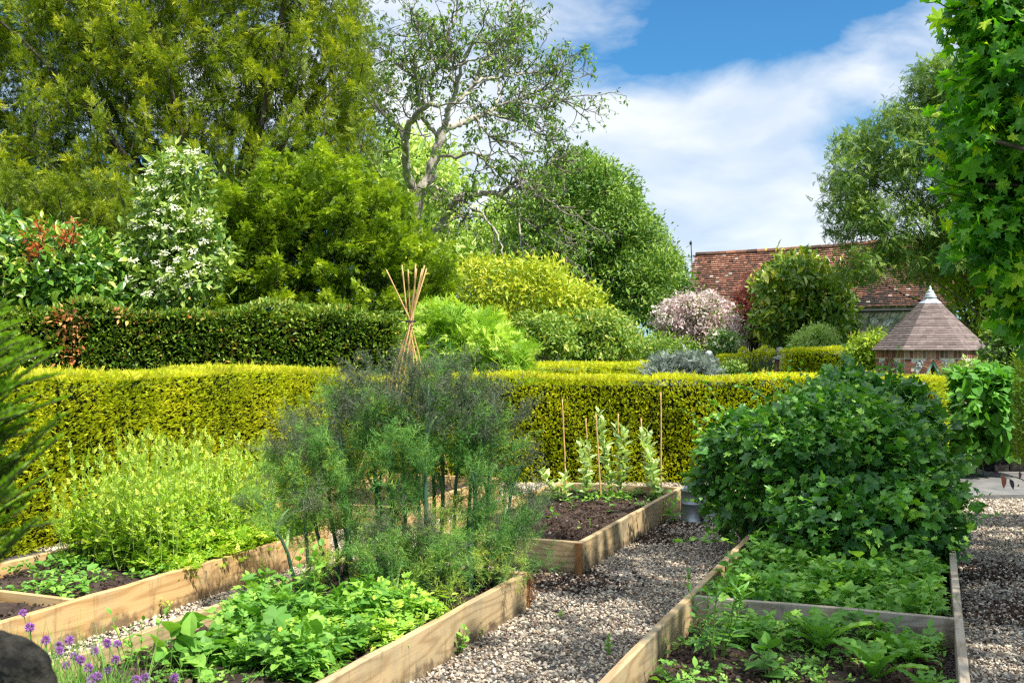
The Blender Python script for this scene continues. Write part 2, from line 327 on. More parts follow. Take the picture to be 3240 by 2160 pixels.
M['lichen'] = simple('lichen', (.33, .34, .35), (.66, .67, .68), 30, .9, .6)
M['mortar'] = simple('mortar', (.52, .46, .38), (.66, .60, .50), 30, .9, .3)
M['brick'] = tintmat('brick', [(0, (.13,.055,.04)), (.5, (.26,.11,.075)), (1, (.40,.20,.13))], .85, .2, 30)
M['flint'] = tintmat('flint', [(0, (.05,.06,.08)), (.5, (.22,.24,.27)), (1, (.62,.63,.64))], .4, .5, 25, .6)
M['tile'] = tintmat('tile', [(0, (.045,.038,.033)), (.3, (.13,.07,.05)), (.6, (.24,.105,.068)), (.85, (.34,.18,.12)), (1, (.44,.41,.36))], .9, .2, 9, .55)
M['tile_new'] = tintmat('tile_new', [(0, (.115,.085,.078)), (1, (.245,.19,.172))], .85, .2, 14, .3)
M['lead'] = simple('lead', (.38,.40,.43), (.55,.57,.60), 10, .6, .1)
M['turq'] = simple('turq', (.30,.50,.47), (.36,.56,.53), 10, .6, .05)
M['rubble'] = simple('rubble', (.16, .145, .12), (.42, .39, .33), 5, .9, 1., contrast=(.4, .62))
M['dark'] = simple('dark', (.006,.007,.01), (.012,.013,.016), 4, .3, 0)
M['iron'] = simple('iron', (.015,.018,.018), (.03,.035,.03), 10, .6)
M['lawn'] = simple('lawn', (.05,.09,.02), (.12,.17,.04), 3, .9, .6)
# ------------------------------------------------------------------ ground
U = np.array([.365, .931, 0]); U /= np.linalg.norm(U); Vr = np.array([U[1], -U[0], 0]); ANG = math.atan2(U[1], U[0]); UP = np.array([0, 0, 1.])
# beds: near right corner, length along U, width to the left
BEDS = {'A': (np.array([-1.37, 7.77, 0]) - U * 6.2, 6.2, 1.1), 'B': (np.array([.036, 6.17, 0]) - U * 3.6, 3.6, 1.12),
        'C': (np.array([.447, 7.23, 0]), 3.0, 1.14), 'E': (np.array([-.95, 8.83, 0]), 2.1, 1.12),
        'R': (np.array([2.566, 6.29, 0]) - U * 3.6, 6.6, 1.26)}
def inbed(p, k, mg=0.):
    o, L, W = BEDS[k]; d = p - o; a = d @ U; b = -(d @ Vr)
    return (a > -mg) & (a < L + mg) & (b > -mg) & (b < W + mg)
def bedp(k, a, b, z=0.):
    o, L, W = BEDS[k]; a = np.asarray(a, float)[..., None]; b = np.asarray(b, float)[..., None]
    return o + a * U - b * Vr + np.asarray(z, float)[..., None] * UP

r = rngs(1)
g = Acc()
g.add([(-400,-60,-.012),(400,-60,-.012),(400,900,-.012),(-400,900,-.012)], [0,1,2,3], [4])
tag(g.build('ground', M['lawn']), 'grassy ground spreading out beyond the hedges', 'ground', kind='structure')
g = Acc(); n = 160
gx, gy = np.meshgrid(np.linspace(-7, 9, n), np.linspace(1.5, 14.5, n)); gz = .008 * np.sin(gx * 2.1) * np.cos(gy * 1.7) + r.normal(0, .002, gx.shape)
i = (np.arange(n - 1)[:, None] * n + np.arange(n - 1)[None]).ravel()
g.add(np.stack([gx, gy, gz], -1).reshape(-1, 3), np.stack([i, i + 1, i + n + 1, i + n], -1).ravel(), [4] * len(i))
tag(g.build('path', M['gravel_base'], smooth=True), 'gravel paths between the timber edged beds', 'path', kind='structure')

def ico():
    t = (1 + 5 ** .5) / 2
    v = nrm(np.array([(-1,t,0),(1,t,0),(-1,-t,0),(1,-t,0),(0,-1,t),(0,1,t),(0,-1,-t),(0,1,-t),(t,0,-1),(t,0,1),(-t,0,-1),(-t,0,1)], float))
    f = [(0,11,5),(0,5,1),(0,1,7),(0,7,10),(0,10,11),(1,5,9),(5,11,4),(11,10,2),(10,7,6),(7,1,8),(3,9,4),(3,4,2),(3,2,6),(3,6,8),(3,8,9),(4,9,5),(2,4,11),(6,2,10),(8,6,7),(9,8,1)]
    return v, np.array(f)
ICO = ico()
def chips(acc, pos, size, rr, tint, flat=.55, mat=0):
    """angular stones: jittered, stretched and randomly turned"""
    n = len(pos); v = ICO[0][None] * (1 + rr.uniform(-.28, .28, (n, 12, 1))) * np.stack([rr.uniform(.75, 1.35, n), rr.uniform(.6, 1., n), rr.uniform(.6, 1.2, n) * flat], -1)[:, None]
    q = nrm(rr.normal(0, 1, (n, 4)) * np.array([1.6, .5, .5, 1.6])); a, b, c, d = q.T
    R = np.stack([1-2*(c*c+d*d), 2*(b*c-a*d), 2*(b*d+a*c), 2*(b*c+a*d), 1-2*(b*b+d*d), 2*(c*d-a*b), 2*(b*d-a*c), 2*(c*d+a*b), 1-2*(b*b+c*c)], -1).reshape(n, 3, 3)
    V = np.einsum('nij,nkj->nki', R, v) * np.asarray(size)[:, None, None] + pos[:, None]
    L = (ICO[1].ravel()[None] + np.arange(n)[:, None] * 12).ravel()
    acc.add(V.reshape(-1, 3), L, np.full(n * 20, 3), np.repeat(tint, 20), mat)
r = rngs(2); N = 230000
D = np.sqrt(r.uniform(3.4 ** 2, 12.3 ** 2, N)); X = D * r.uniform(-.54, .56, N)
pp = np.stack([X, D, np.zeros(N)], -1)
ok = np.ones(N, bool)
for k in BEDS: ok &= ~inbed(pp, k, -.01)
ok &= ~((D > 10.78) & (X > 3.6)); ok &= ~((D < 8) & (X < -1.2) & ((pp - BEDS['A'][0]) @ Vr < -1.6))
# dark spilt soil near bed ends thins the stones
for c_, rad in ((np.array([.35, 7.0, 0]), .45), (np.array([1.1, 8.6, 0]), .35), (np.array([1.35, 9.2, 0]), .3), (np.array([2.9,6.2,0]),.45),(np.array([3.3,7.4,0]),.5)):
    dd = np.linalg.norm((pp - c_) * np.array([.8, 1, 1]), axis=1); ok &= (dd > rad) | (r.random(N) < .35)
pp = pp[ok]; n = len(pp); pp[:, 2] = .008 + r.uniform(0, .012, n)
sz = r.lognormal(math.log(.0080), .32, n); sz *= 1 + .25 * (pp[:, 1] > 9)
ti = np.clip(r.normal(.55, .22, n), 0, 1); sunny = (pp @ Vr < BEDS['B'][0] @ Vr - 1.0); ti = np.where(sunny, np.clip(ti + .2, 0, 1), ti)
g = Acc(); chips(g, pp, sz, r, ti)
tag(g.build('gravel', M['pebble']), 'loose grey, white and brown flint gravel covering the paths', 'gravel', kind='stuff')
g = Acc(); q = []
for c_, rad, cnt in ((np.array([.35, 7.0, 0]), .33, 1100), (np.array([1.1, 8.6, 0]), .3, 800), (np.array([1.35, 9.2, 0]), .25, 500), (np.array([2.95,6.1,0]),.35,900),(np.array([3.2,7.2,0]),.4,900)):
    x = c_ + np.concatenate([r.normal(0, rad * .6, (cnt, 2)), np.zeros((cnt, 1))], 1); x[:, 2] = .012; q.append(x)
q = np.concatenate(q); chips(g, q, r.uniform(.006, .016, len(q)), r, r.beta(1.5, 3, len(q)))
tag(g.build('spilt_soil', M['crumb']), 'dark soil crumbs spilt on the gravel beside the beds', 'soil', kind='stuff')

rr = rngs(3); n = 420; D = np.sqrt(rr.uniform(4 ** 2, 11 ** 2, n)); p = np.stack([D * rr.uniform(-.5, .54, n), D, np.full(n, .024)], -1); ok = np.ones(n, bool)
for k in BEDS: ok &= ~inbed(p, k, .03)
p = p[ok]; g = Acc(); g.scatter(T_LEAF, p, rr.normal(0, 1, p.shape) * np.array([1, 1, .15]), UP + rr.normal(0, .35, p.shape), rr.uniform(.018, .045, len(p)), rr.random(len(p)))
tag(g.build('fallen_leaves', M['litter']), 'dry brown fallen leaves scattered on the gravel', 'leaf litter', kind='stuff')
# ------------------------------------------------------------------ raised beds
BH = .225; TH = .04
def board(root, a0, b0, a1, b1, name='board', mt='pine', h=BH, z0=0., label=None, th=TH, seed=0):
    """plank standing on edge from (a0,b0) to (a1,b1) in the bed's own plan"""
    L = math.hypot(a1 - a0, b1 - b0); ac = Acc(); bv = .004; nseg = max(2, int(L / .25)); rr = rngs(seed + 77)
    xs = np.linspace(0, L, nseg + 1); wob = rr.normal(0, .0022, nseg + 1)
    sec = [(-th/2, bv), (-th/2 + bv, 0), (th/2 - bv, 0), (th/2, bv), (th/2, h - bv), (th/2 - bv, h), (-th/2 + bv, h), (-th/2, h - bv)]
    V = np.array([[(x, y, z + (wob[i] if z > h / 2 else 0)) for y, z in sec] for i, x in enumerate(xs)])
    k = 8; ii = np.arange(nseg)[:, None] * k; j = np.arange(k)[None]; j2 = (j + 1) % k
    Q = np.stack([ii + j, ii + k + j, ii + k + j2, ii + j2], -1).reshape(-1, 4)
    ac.add(V.reshape(-1, 3), np.concatenate([Q.ravel(), np.arange(k), nseg * k + np.arange(k)[::-1]]), [4] * len(Q) + [k, k])
    o = ac.build(name, M[mt], root); o.location = (a0, b0, z0); o.rotation_euler = (0, 0, math.atan2(b1 - b0, a1 - a0))
    if label: o['label'] = label
    return o
def soil(k, a0, a1, z, label, seed, crumbs=2500, inset=.04):
    o_, L, W = BEDS[k]; rr = rngs(seed); na = max(8, int((a1 - a0) / .025)); nb = max(8, int(W / .025))
    A, B = np.meshgrid(np.linspace(a0 + inset, a1 - inset, na), np.linspace(inset, W - inset, nb), indexing='ij')
    Z = z + rr.normal(0, .006, A.shape)
    for _ in range(14):
        fa, fb, ph = rr.uniform(2, 22), rr.uniform(2, 22), rr.uniform(0, 6); Z += .10 / (fa + fb) * np.sin(fa * A + ph) * np.sin(fb * B + ph * 2)
    ac = Acc(); i = (np.arange(na - 1)[:, None] * nb + np.arange(nb - 1)[None]).ravel()
    ac.add(bedp(k, A, B, Z).reshape(-1, 3), np.stack([i, i + nb, i + nb + 1, i + 1], -1).ravel(), [4] * len(i))
    tag(ac.build('soil', M['soil'], smooth=True), label, 'soil', kind='structure')
    ac = Acc(); a = rr.uniform(a0 + .05, a1 - .05, crumbs); b = rr.uniform(.05, W - .05, crumbs)
    chips(ac, bedp(k, a, b, np.full(crumbs, z + .012)), rr.lognormal(math.log(.007), .45, crumbs), rr, rr.beta(1.6, 2.6, crumbs), .8)
    tag(ac.build('soil_crumbs', M['crumb']), label.replace('soil', 'crumbs of soil and bark') + ', loose on top', 'soil', kind='stuff')
def bed(k, label, right='pine', left='pine', end='pine', cross=(), soils=(), group='timber edged raised beds', splits=()):
    o_, L, W = BEDS[k]; t = thing('raised_bed', label, 'raised bed', o_, ANG, group)
    cuts = [0] + list(splits) + [L]
    for s0, s1 in zip(cuts[:-1], cuts[1:]): board(t, s0 + .002, -TH/2, s1 - .002, -TH/2, 'side_board', right, seed=int(s0 * 7 + ord(k)))
    board(t, 0, W + TH/2, L, W + TH/2, 'side_board', left, seed=ord(k) + 3)
    board(t, L + TH/2 + .001, -TH, L + TH/2 + .001, W + TH, 'end_board', end, seed=5)
    board(t, -TH/2 - .001, -TH, -TH/2 - .001, W + TH, 'end_board', end, seed=6)
    for (a, z0, lab) in cross: board(t, a, .002, a, W - .002, 'cross_board', 'pine_grey' if k == 'R' else end, h=.15, z0=z0, label=lab, th=.03, seed=9)
    for cx, cy in ((.025, .025), (L - .025, .025), (.025, W - .025), (L - .025, W - .025)):
        ac = Acc(); ac.box((cx - .02, cy - .02, -.02), (cx + .02, cy + .02, BH - .03)); ac.build('corner_post', M['endgrain'], t)
    # screw heads at the ends of the near side board
    for a in (L - .03, .03):
        for z in (.05, .11, .17): ac = Acc(); ac.box((a - .004, -TH - .003, z - .004), (a + .004, -TH + .001, z + .004)); ac.build('screw', M['iron'], t)
    return t
bA = bed('A', 'long pale timber raised bed filled with lime green parsley', splits=(3.1, 5.2), cross=((3.82, .07, None),))
bB = bed('B', 'timber raised bed with fennel at its far end and chives at its near end', right='pine_old', left='pine_old')
bC = bed('C', 'timber raised bed of dark soil with broad beans and canes', right='pine_old', left='pine', end='pine_old')
bE = bed('E', 'short timber raised bed under the cane wigwam', right='pine')
bR = bed('R', 'wide timber raised bed holding the currant bush', right='pine_grey', left='pine_old', end='pine_grey', cross=((2.38, .075, 'weathered grey board across the bed'),))
# dirty end grain strip on the near corners of B and C
for root, k, L in ((bB, 'B', BEDS['B'][1]),):
    ac = Acc(); ac.box((L + TH + .002, -TH - .006, .0), (L + TH + .03, -TH + .03, BH - .004)); ac.build('end_strip', M['endgrain'], root)
ac = Acc(); ac.box((-TH - .024, -TH - .003, .0), (-TH - .002, .005, BH - .008)); ac.build('end_strip', M['endgrain'], bC)
ac = Acc(); rr = rngs(55); L = BEDS['B'][1]; n = 900       # frayed brown fibre hanging off the corner
p = np.stack([L + .055 + rr.normal(0, .012, n), -TH + rr.uniform(-.03, .05, n), rr.uniform(.05, .225, n)], -1)
ac.scatter(T_LANCE, p, nrm(rr.normal(0, 1, (n, 3)) + np.array([.3, 0, -.8])), rr.normal(0, 1, (n, 3)), rr.uniform(.015, .04, n), .3, wide=.25)
ac.build('fibre_fringe', M['endgrain'], bB)
soil('A', 0, 6.2, .165, 'dark soil inside the parsley bed', 11, 3500)
soil('B', 0, 3.6, .15, 'dark soil inside the fennel and chive bed', 12, 4200)
soil('C', 0, 3.0, .16, 'dark soil around the broad beans', 13, 3800)
soil('E', 0, 2.1, .15, 'dark soil under the cane wigwam', 14, 800)
soil('R', 0, 2.365, .10, 'dark soil in front of the grey cross board', 15, 3800)
soil('R', 2.395, 6.6, .14, 'dark soil below the currant bush', 16, 1500)
# dark old edging behind bed A
t = thing('edging_board', 'old dark timber edging between gravel strip and left hedge', 'edging', bedp('A', 0, 1.62), ANG)
board(t, 1.6, 0, 6.1, 0, 'board', 'pine_grey', h=.07)

# ------------------------------------------------------------------ hedges
def hedge(label, pts, h, depth, seed, name='yew_hedge', mt='hedge', top='hedge_top', dens=2600, spr=.028, shoots=True, hj=.02, group='clipped yew hedges', toph=.09, tmp=None, tl=.5, tw=.24, faces='fte', z0=0.):
    """pts: front base line (x,y) list, leaf wall on the front, top and ends; depth goes to the left of the line direction"""
    rr = rngs(seed); pts = [np.array([*p, 0.]) for p in pts]
    root = thing(name, label, 'hedge', (pts[0] + pts[-1]) / 2, 0., group)
    core = Acc(); lf = Acc(); tp = Acc(); tmp = tmp or T_YEW
    tot = 0
    for a, b in zip(pts[:-1], pts[1:]):
        d = b - a; L = np.linalg.norm(d); d /= L; nn = np.array([d[1], -d[0], 0])       # outward (to the right of travel)
        bk = -nn * depth; i_ = -.09
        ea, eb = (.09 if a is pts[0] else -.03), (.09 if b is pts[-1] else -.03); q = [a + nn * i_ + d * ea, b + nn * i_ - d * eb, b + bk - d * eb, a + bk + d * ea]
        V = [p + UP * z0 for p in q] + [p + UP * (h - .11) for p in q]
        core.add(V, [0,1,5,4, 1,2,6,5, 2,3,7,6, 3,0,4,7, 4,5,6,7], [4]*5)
        n = int(L * (h - z0) * dens * 1.9)
        s = rr.uniform(0, L, n); z = rr.uniform(z0, h, n)
        bul = .03 * np.sin(s * 3.1 + z * 4 + seed) + .02 * np.sin(s * 7.3 - z * 6) + .022 * np.sin(s * 23 + 3 * np.sin(z * 17)) * np.sin(z * 31 + 2 * np.sin(s * 13)) + rr.uniform(-.05, .018, n)
        p = a + s[:, None] * d + nn * bul[:, None] + z[:, None] * UP
        fw = nn + UP * rr.uniform(.1, 1.1, n)[:, None] + rr.normal(0, .45, (n, 3))
        ti = np.clip(rr.normal(.55, .22, n) + .16 * np.sin(s * 5 + 1) * np.sin(z * 6 + s), 0, 1)
        lf.scatter(tmp, p, fw, UP + .5 * nn + rr.normal(0, .3, (n, 3)), rr.uniform(.75, 1.35, n) * spr, ti)
        n = int(L * depth * dens * .8)
        s = rr.uniform(0, L, n); dd = rr.beta(1, 1.4, n) * depth; hh = h + hj * np.sin(s * 2.3 + seed) + .5 * hj * np.sin(s * 6.1)
        p = a + s[:, None] * d - nn * dd[:, None] + (hh + rr.uniform(-.03, .02, n))[:, None] * UP
        lf.scatter(tmp, p, UP + rr.normal(0, .5, (n, 3)), rr.normal(0, 1, (n, 3)), rr.uniform(.8, 1.4, n) * spr, rr.uniform(.3, 1, n))
        if shoots:
            n = int(L * depth * dens * tl * .7)
            s = rr.uniform(0, L, n); dd = rr.beta(1, 1.6, n) * depth; hh = h + hj * np.sin(s * 2.3 + seed) + .5 * hj * np.sin(s * 6.1)
            hgt = toph * rr.beta(1.1, 2.4, n) * (.5 + .9 * np.sin(s * 6.3 + dd * 5 + 2 * np.sin(s * 2.2)) ** 2) * .95
            p = a + s[:, None] * d + (.03 - dd)[:, None] * nn + (hh - .015)[:, None] * UP
            lean = rr.normal(0, .6, (n, 3)) + nn * .3; lean[:, 2] = 1
            tp.scatter(T_YEW2, p, lean, rr.normal(0, 1, (n, 3)), hgt + .02, np.clip(rr.normal(.5, .25, n), 0, 1), wide=.8)
        for e, sg in ((a, -1), (b, 1)):
            if not (e is pts[0] or e is pts[-1]): continue
            n = int(depth * (h - z0) * dens); s = rr.uniform(0, depth, n); z = rr.uniform(z0, h, n)
            lf.scatter(tmp, e - nn * s[:, None] + z[:, None] * UP + rr.normal(0, .012, (n, 3)), d * sg + UP * rr.uniform(.1, 1, n)[:, None] + rr.normal(0, .4, (n, 3)), UP + rr.normal(0, .3, (n, 3)), rr.uniform(.75, 1.3, n) * spr, rr.uniform(.2, .9, n))
    part(core, 'shade_core', M['yew_core'], root); part(lf, 'foliage', M[mt], root)
    if shoots: part(tp, 'new_shoots', M[top], root)
    return root
hedge('long golden green clipped yew hedge behind the parsley bed', [(-4.6, 5.2), (-3.43 - .02, 8.2), (-1.95, 12.0)], 1.30, .75, 21, dens=3000)
hedge('low golden clipped yew hedge behind the broad beans, running to the currant bush', [(-2.2, 12.02), (1.6, 12.1), (4.75, 11.75)], 1.20, .8, 22, dens=2300, spr=.034, toph=.09)
hedge('farther clipped yew hedge curving away beyond the wigwam canes', [(-1.3, 13.9), (.2, 16.0), (3.0, 19.6)], 1.26, 1.4, 23, dens=1300, spr=.045, toph=.05, tl=.8)
hedge('square dark green topped yew hedge beside the brick pier and ball', [P(2468, 1110, 23)[:2], P(2790, 1110, 21.5)[:2]], 1.53, .9, 24, dens=1500, spr=.045, toph=.05)
hedge('short yew hedge stub between the two stone balls', [P(2262, 1110, 24.5)[:2], P(2290, 1110, 24.2)[:2]], 1.38, .8, 25, dens=1400, spr=.045, toph=.04)
hedge('bright yew hedge end at the right edge beside the broad leaved bush', [P(3258, 1110, 8.8)[:2], (P(3258, 1110, 8.8) + np.array([1.3, -.3, 0]))[:2]], 1.46, .5, 26, mt='yew_green', top='hedge', dens=2600, spr=.04, toph=.06, z0=.55)  # darker green leaf colour carries the shade on this hedge end
# tall mixed evergreen hedge beyond the left yew hedge
def mixhedge():
    hd = hedge('tall mixed evergreen hedge with glossy leaves below the yew trees', [(-9.5, 11.6), (-5.2, 12.6), (-1.45, 13.95)], 2.0, 1.5, 27, name='evergreen_hedge', mt='mixed', dens=1100, spr=.062, shoots=False, hj=.08, group=None, tmp=T_LEAF)
    rr = rngs(28); ac = Acc()
    for (x, y, s_, k) in ((130, 1005, .10, 60), (150, 1040, .08, 40), (135, 1120, .08, 30), (300, 990, .05, 14), (825, 1050, .04, 8), (835, 1075, .05, 8), (560, 1060, .3, 12)):
        p = P(x, y, 11.9) + rr.normal(0, s_, (k, 3)) * np.array([1, .1, 1])
        t_ = (p[:, 0] + 9.5) / 4.3; p[:, 1] = np.where(p[:, 0] < -5.2, 11.6 + t_, 12.6 + (p[:, 0] + 5.2) * .4) - .05
        ac.scatter(T_LEAF, p, rr.normal(0, 1, (k, 3)) + np.array([0, -.8, .2]), UP + rr.normal(0, .5, (k, 3)), rr.uniform(.06, .10, k), rr.random(k))
    part(ac, 'russet_leaves', M['russet'], hd)
mixhedge()
# ------------------------------------------------------------------ plant builders
def curve(a, b, sag=0., n=5, wob=0., rr=None):
    a = np.asarray(a, float); b = np.asarray(b, float); t = np.linspace(0, 1, n)[:, None]
    p = a + (b - a) * t; p[:, 2] += sag * 4 * (t * (1 - t))[:, 0]
    if wob and rr is not None: p[1:-1] += rr.normal(0, wob, (n - 2, 3))
    return p
def leafy(stem, lf, base, top, nl, tm, size, rr, r0=.004, z0=.15, up=.35, sag=0., tint=(.2, .9), taper=.5, wide=1.):
    p = curve(base, top, sag, 6, np.linalg.norm(np.array(top) - base) * .02, rr)
    stem.tube(p, np.linspace(r0, r0 * .4, 6), 5, rr.uniform(.2, .8))
    t = np.linspace(z0, 1, nl) ** .9; a = np.arange(nl) * 2.4 + rr.uniform(0, 6)
    q = np.stack([np.interp(t, np.linspace(0, 1, 6), p[:, i]) for i in range(3)], -1)
    fw = np.stack([np.cos(a), np.sin(a), up + 1.3 * t ** 4 + rr.normal(0, .15, nl)], -1)
    lf.scatter(tm, q, fw, UP + rr.normal(0, .2, (nl, 3)), size * (1 - taper * t) * rr.uniform(.8, 1.15, nl), np.clip(rr.uniform(*tint, nl) + .15 * t, 0, 1), wide=wide)
def mound(lf, pos, hgt, n, tm, size, rr, tint=(.2, .9), up=1., spread=.7, tb=1.8, wide=1.):
    """leaves through a low mass: pos (k,3) floor points, hgt (k,) local height"""
    i = rr.integers(0, len(pos), n); t = 1 - rr.random(n) ** tb * .95
    p = pos[i] + rr.normal(0, .02, (n, 3)) * np.array([1, 1, 0]); p[:, 2] += hgt[i] * t
    fw = rr.normal(0, 1, (n, 3)); fw[:, 2] = fw[:, 2] * .35 + .25
    lf.scatter(tm, p, fw, UP * up + rr.normal(0, spread * .5, (n, 3)), rr.lognormal(math.log(size), .28, n), np.clip(rr.uniform(*tint, n), 0, 1), wide=wide)
def rosette(lf, c, n, tm, size, rr, up=.5, tint=(.2, .8), wide=1., z=.0):
    a = np.arange(n) * 2.4 + rr.uniform(0, 6); e = np.linspace(up * .3, up * 1.8, n)
    fw = np.stack([np.cos(a), np.sin(a), e], -1)
    lf.scatter(tm, np.array(c) + fw * .004 + UP * z, fw, UP + .3 * fw, size * np.linspace(1.1, .6, n) * rr.uniform(.85, 1.15, n), rr.uniform(*tint, n), wide=wide)
def t_jag(n=5, wd=.34, seed=1):      # long toothed leaf (dandelion, sow thistle)
    V = [(0, 0, 0)]; Fc = []; m = n * 2 + 1
    ys = np.linspace(.12, 1, m); 
    for i, y in enumerate(ys):
        ww = (wd * .5 if i % 2 == 0 else wd * .2) * (1 - .45 * abs(y - .6)) * (0 if i == m - 1 else 1)
        V += [(-ww, y - (.06 if i % 2 == 0 else 0), .05 + .18 * math.sin(y * 2.6)), (0, y, .18 * math.sin(y * 2.6)), (ww, y - (.06 if i % 2 == 0 else 0), .05 + .18 * math.sin(y * 2.6))]
    Fc = [(0, 2, 1), (0, 3, 2)]
    for i in range(m - 1):
        b = 1 + i * 3; Fc += [(b, b+1, b+4, b+3), (b+1, b+2, b+5, b+4)]
    return tmpl(V, Fc)
T_JAG = t_jag()

# ------------------------------------------------------------------ parsley and weeds in bed A
rr = rngs(31)
t = thing('parsley', 'tall lime green bolting parsley spilling over the pale timber board', 'herb plants', bedp('A', 5.1, .55, .16))
lf, sm = Acc(), Acc()
n = 2600; b = rr.uniform(-.02, 1.05, n); a = rr.uniform(4.6, 6.12, n) + .15 * b
hh = .36 * np.clip(1.25 - ((a - 5.45) / .9) ** 2, .25, 1) * (1 - .25 * (b / 1.1 - .6) ** 2) * (.8 + .25 * np.sin(a * 8) * np.sin(b * 9 + a)); hh *= np.clip(b + .5, .45, 1)
mound(lf, bedp('A', a, b, np.full(n, .17)), hh, 9500, T_PARS, .052, rr, (.1, 1), tb=1.4)
for i in range(330):
    a_, b_ = rr.uniform(4.65, 6.15), rr.uniform(.1, 1.05); base = bedp('A', a_, b_, .17); H = rr.uniform(.40, .84) * (1 - .25 * abs(a_ - 5.2))
    top = base + np.array([rr.normal(0, .09), rr.normal(0, .09), H])
    leafy(sm, lf, base, top, 13, T_PARS, .068, rr, .0035, .3, .5, tint=(.3, .9))
part(sm, 'stems', M['greenstem'], t); part(lf, 'leaves', M['parsley'], t)
def weeds(label, k, ar, br, z, npos, n, size, h, seed, mt='weed', tms=(T_LEAF, T_BROAD), patch=1.0, name='weeds', kind='stuff', cut=None):
    rr = rngs(seed); lf = Acc(); a = rr.uniform(*ar, npos); b = rr.uniform(*br, npos)
    if cut: kk = cut(a, b); a, b = a[kk], b[kk]
    nz = np.sin(a * 7 + seed) * np.sin(b * 8 + seed * 2) + .6 * np.sin(a * 15 + b * 11) ; keep = nz > (1 - patch * 2); a, b, nz = a[keep], b[keep], nz[keep]
    hh = h * (.5 + .5 * np.clip(nz + .4, 0, 1.4)) * rr.uniform(.5, 1.1, len(a))
    for tm in tms: mound(lf, bedp(k, a, b, np.full(len(a), z)), hh, n // len(tms), tm, size, rr, tb=1.4)
    return tag(lf.build(name, M[mt]), label, 'weeds', kind=kind)
weeds('low green weeds on the soil beside the parsley', 'A', (3.85, 4.75), (.05, 1.05), .17, 500, 800, .035, .07, 32, patch=.45)
weeds('scattered seedlings on bare soil at the near end of the parsley bed', 'A', (2.2, 3.8), (.05, 1.0), .17, 160, 260, .03, .05, 33, patch=.5)

# ------------------------------------------------------------------ bed B: leafy weeds, chives
weeds('dense bright green leafy weeds filling the middle of the fennel bed', 'B', (1.4, 2.75), (.14, 1.08), .15, 2600, 5600, .055, .17, 34, 'weed', (T_LEAF, T_BROAD, T_PARS, T_CURR), .8, cut=lambda a, b: (a > 1.55 + .9 * np.clip(b - .62, 0, 1) / .45) & (a > 1.9 - 2 * b))
weeds('small lime coloured weeds along the near board of the fennel bed', 'B', (1.85, 2.75), (.02, .45), .15, 700, 1200, .045, .16, 35, 'weed_lime', (T_LEAF, T_PARS), .8)
weeds('sparse seedlings on bare soil at the near end of the fennel bed', 'B', (.2, 1.9), (.05, 1.05), .15, 900, 1500, .026, .05, 36, 'weed', (T_LEAF, T_PARS), .6)
weeds('broad leaved self sown plants beside the left board of the fennel bed', 'B', (1.45, 1.9), (.55, .85), .15, 60, 120, .085, .16, 37, 'weed', (T_BROAD,), .6)
def clump(name, label, cat, base, nst, H, spread, nl, tm, size, mt, seed, group=None, up=.35, r0=.004, wide=1., stmt='greenstem', tint=(.2, .9)):
    rr = rngs(seed); t = thing(name, label, cat, base, 0., group); sm, lf = Acc(), Acc(); base = np.array(base)
    for i in range(nst):
        an = rr.uniform(0, 6.28); s = rr.random() ** .5 * spread
        b = base + np.array([math.cos(an), math.sin(an), 0]) * s * .3; tp = base + np.array([math.cos(an) * s, math.sin(an) * s, H * rr.uniform(.7, 1.05)])
        leafy(sm, lf, b, tp, nl, tm, size, rr, r0, .12, up, tint=tint, wide=wide)
    part(sm, 'stem', M[stmt], t); part(lf, 'leaves', M[mt], t); return t
clump('leafy_plant', 'yellow green lobed plant at the edge of the near board, in front of the fennel', 'plant', bedp('B', 2.62, .22, .15), 9, .22, .13, 6, T_CURR, .075, 'weed_lime', 41, up=.6)
clump('leafy_plant', 'broad heart leaved plant standing among weeds left of the fennel stems', 'plant', bedp('B', 2.68, .78, .15), 5, .33, .14, 8, T_BROAD, .095, 'weed', 42)
clump('leafy_plant', 'fresh green pointed leaved plant by the middle bed left board', 'plant', bedp('B', 1.52, .95, .15), 4, .24, .13, 8, T_LEAF, .085, 'weed', 43)
clump('leafy_plant', 'tall lobed green plant in the middle of the leafy weeds', 'plant', bedp('B', 1.75, .62, .15), 4, .26, .12, 6, T_CURR, .085, 'weed', 44, up=.3)
clump('leafy_plant', 'yellowing seedling clump near the soil at the lower board', 'plant', bedp('B', 1.75, .30, .15), 5, .15, .1, 6, T_CURR, .06, 'weed_lime', 45, up=.5)
rr = rngs(46); c0 = bedp('B', .82, .78, .15)
t = thing('chives', 'clump of flowering chives with purple pompom heads beside the dark stone', 'herb plant', c0)
lf = Acc()
heads = [(73,1938),(94,1983),(145,2024),(186,2042),(190,2058),(220,2025),(298,2059),(338,2034),(370,2037),(365,2086),(236,2076),(255,2087),(210,2104),(280,2112),(306,2138),(289,2148),(342,2120),(553,2143),(459,2142),(430,2150)]
bl = tmpl([(-.012,0,0),(.012,0,0),(.009,.5,.03),(-.009,.5,.03),(0,1,-.08)], [(0,1,2,3),(3,2,4)])
n = 1500; a = rr.normal(0, 1, n); p = c0 + np.stack([rr.normal(-.10, .20, n), rr.normal(-.05, .22, n), np.zeros(n)], -1)
lf.scatter(bl, p, np.stack([rr.normal(0, .28, n), rr.normal(0, .28, n), np.ones(n)], -1), rr.normal(0, 1, (n, 3)), rr.uniform(.16, .36, n), rr.random(n), wide=.5)
n = 60; p = c0 + np.stack([rr.normal(.45, .2, n), rr.normal(-.05, .15, n), np.zeros(n)], -1)
lf.scatter(bl, p, np.stack([rr.normal(.1, .4, n), rr.normal(0, .3, n), np.ones(n)], -1), rr.normal(0, 1, (n, 3)), rr.uniform(.2, .36, n), rr.random(n), wide=.4)
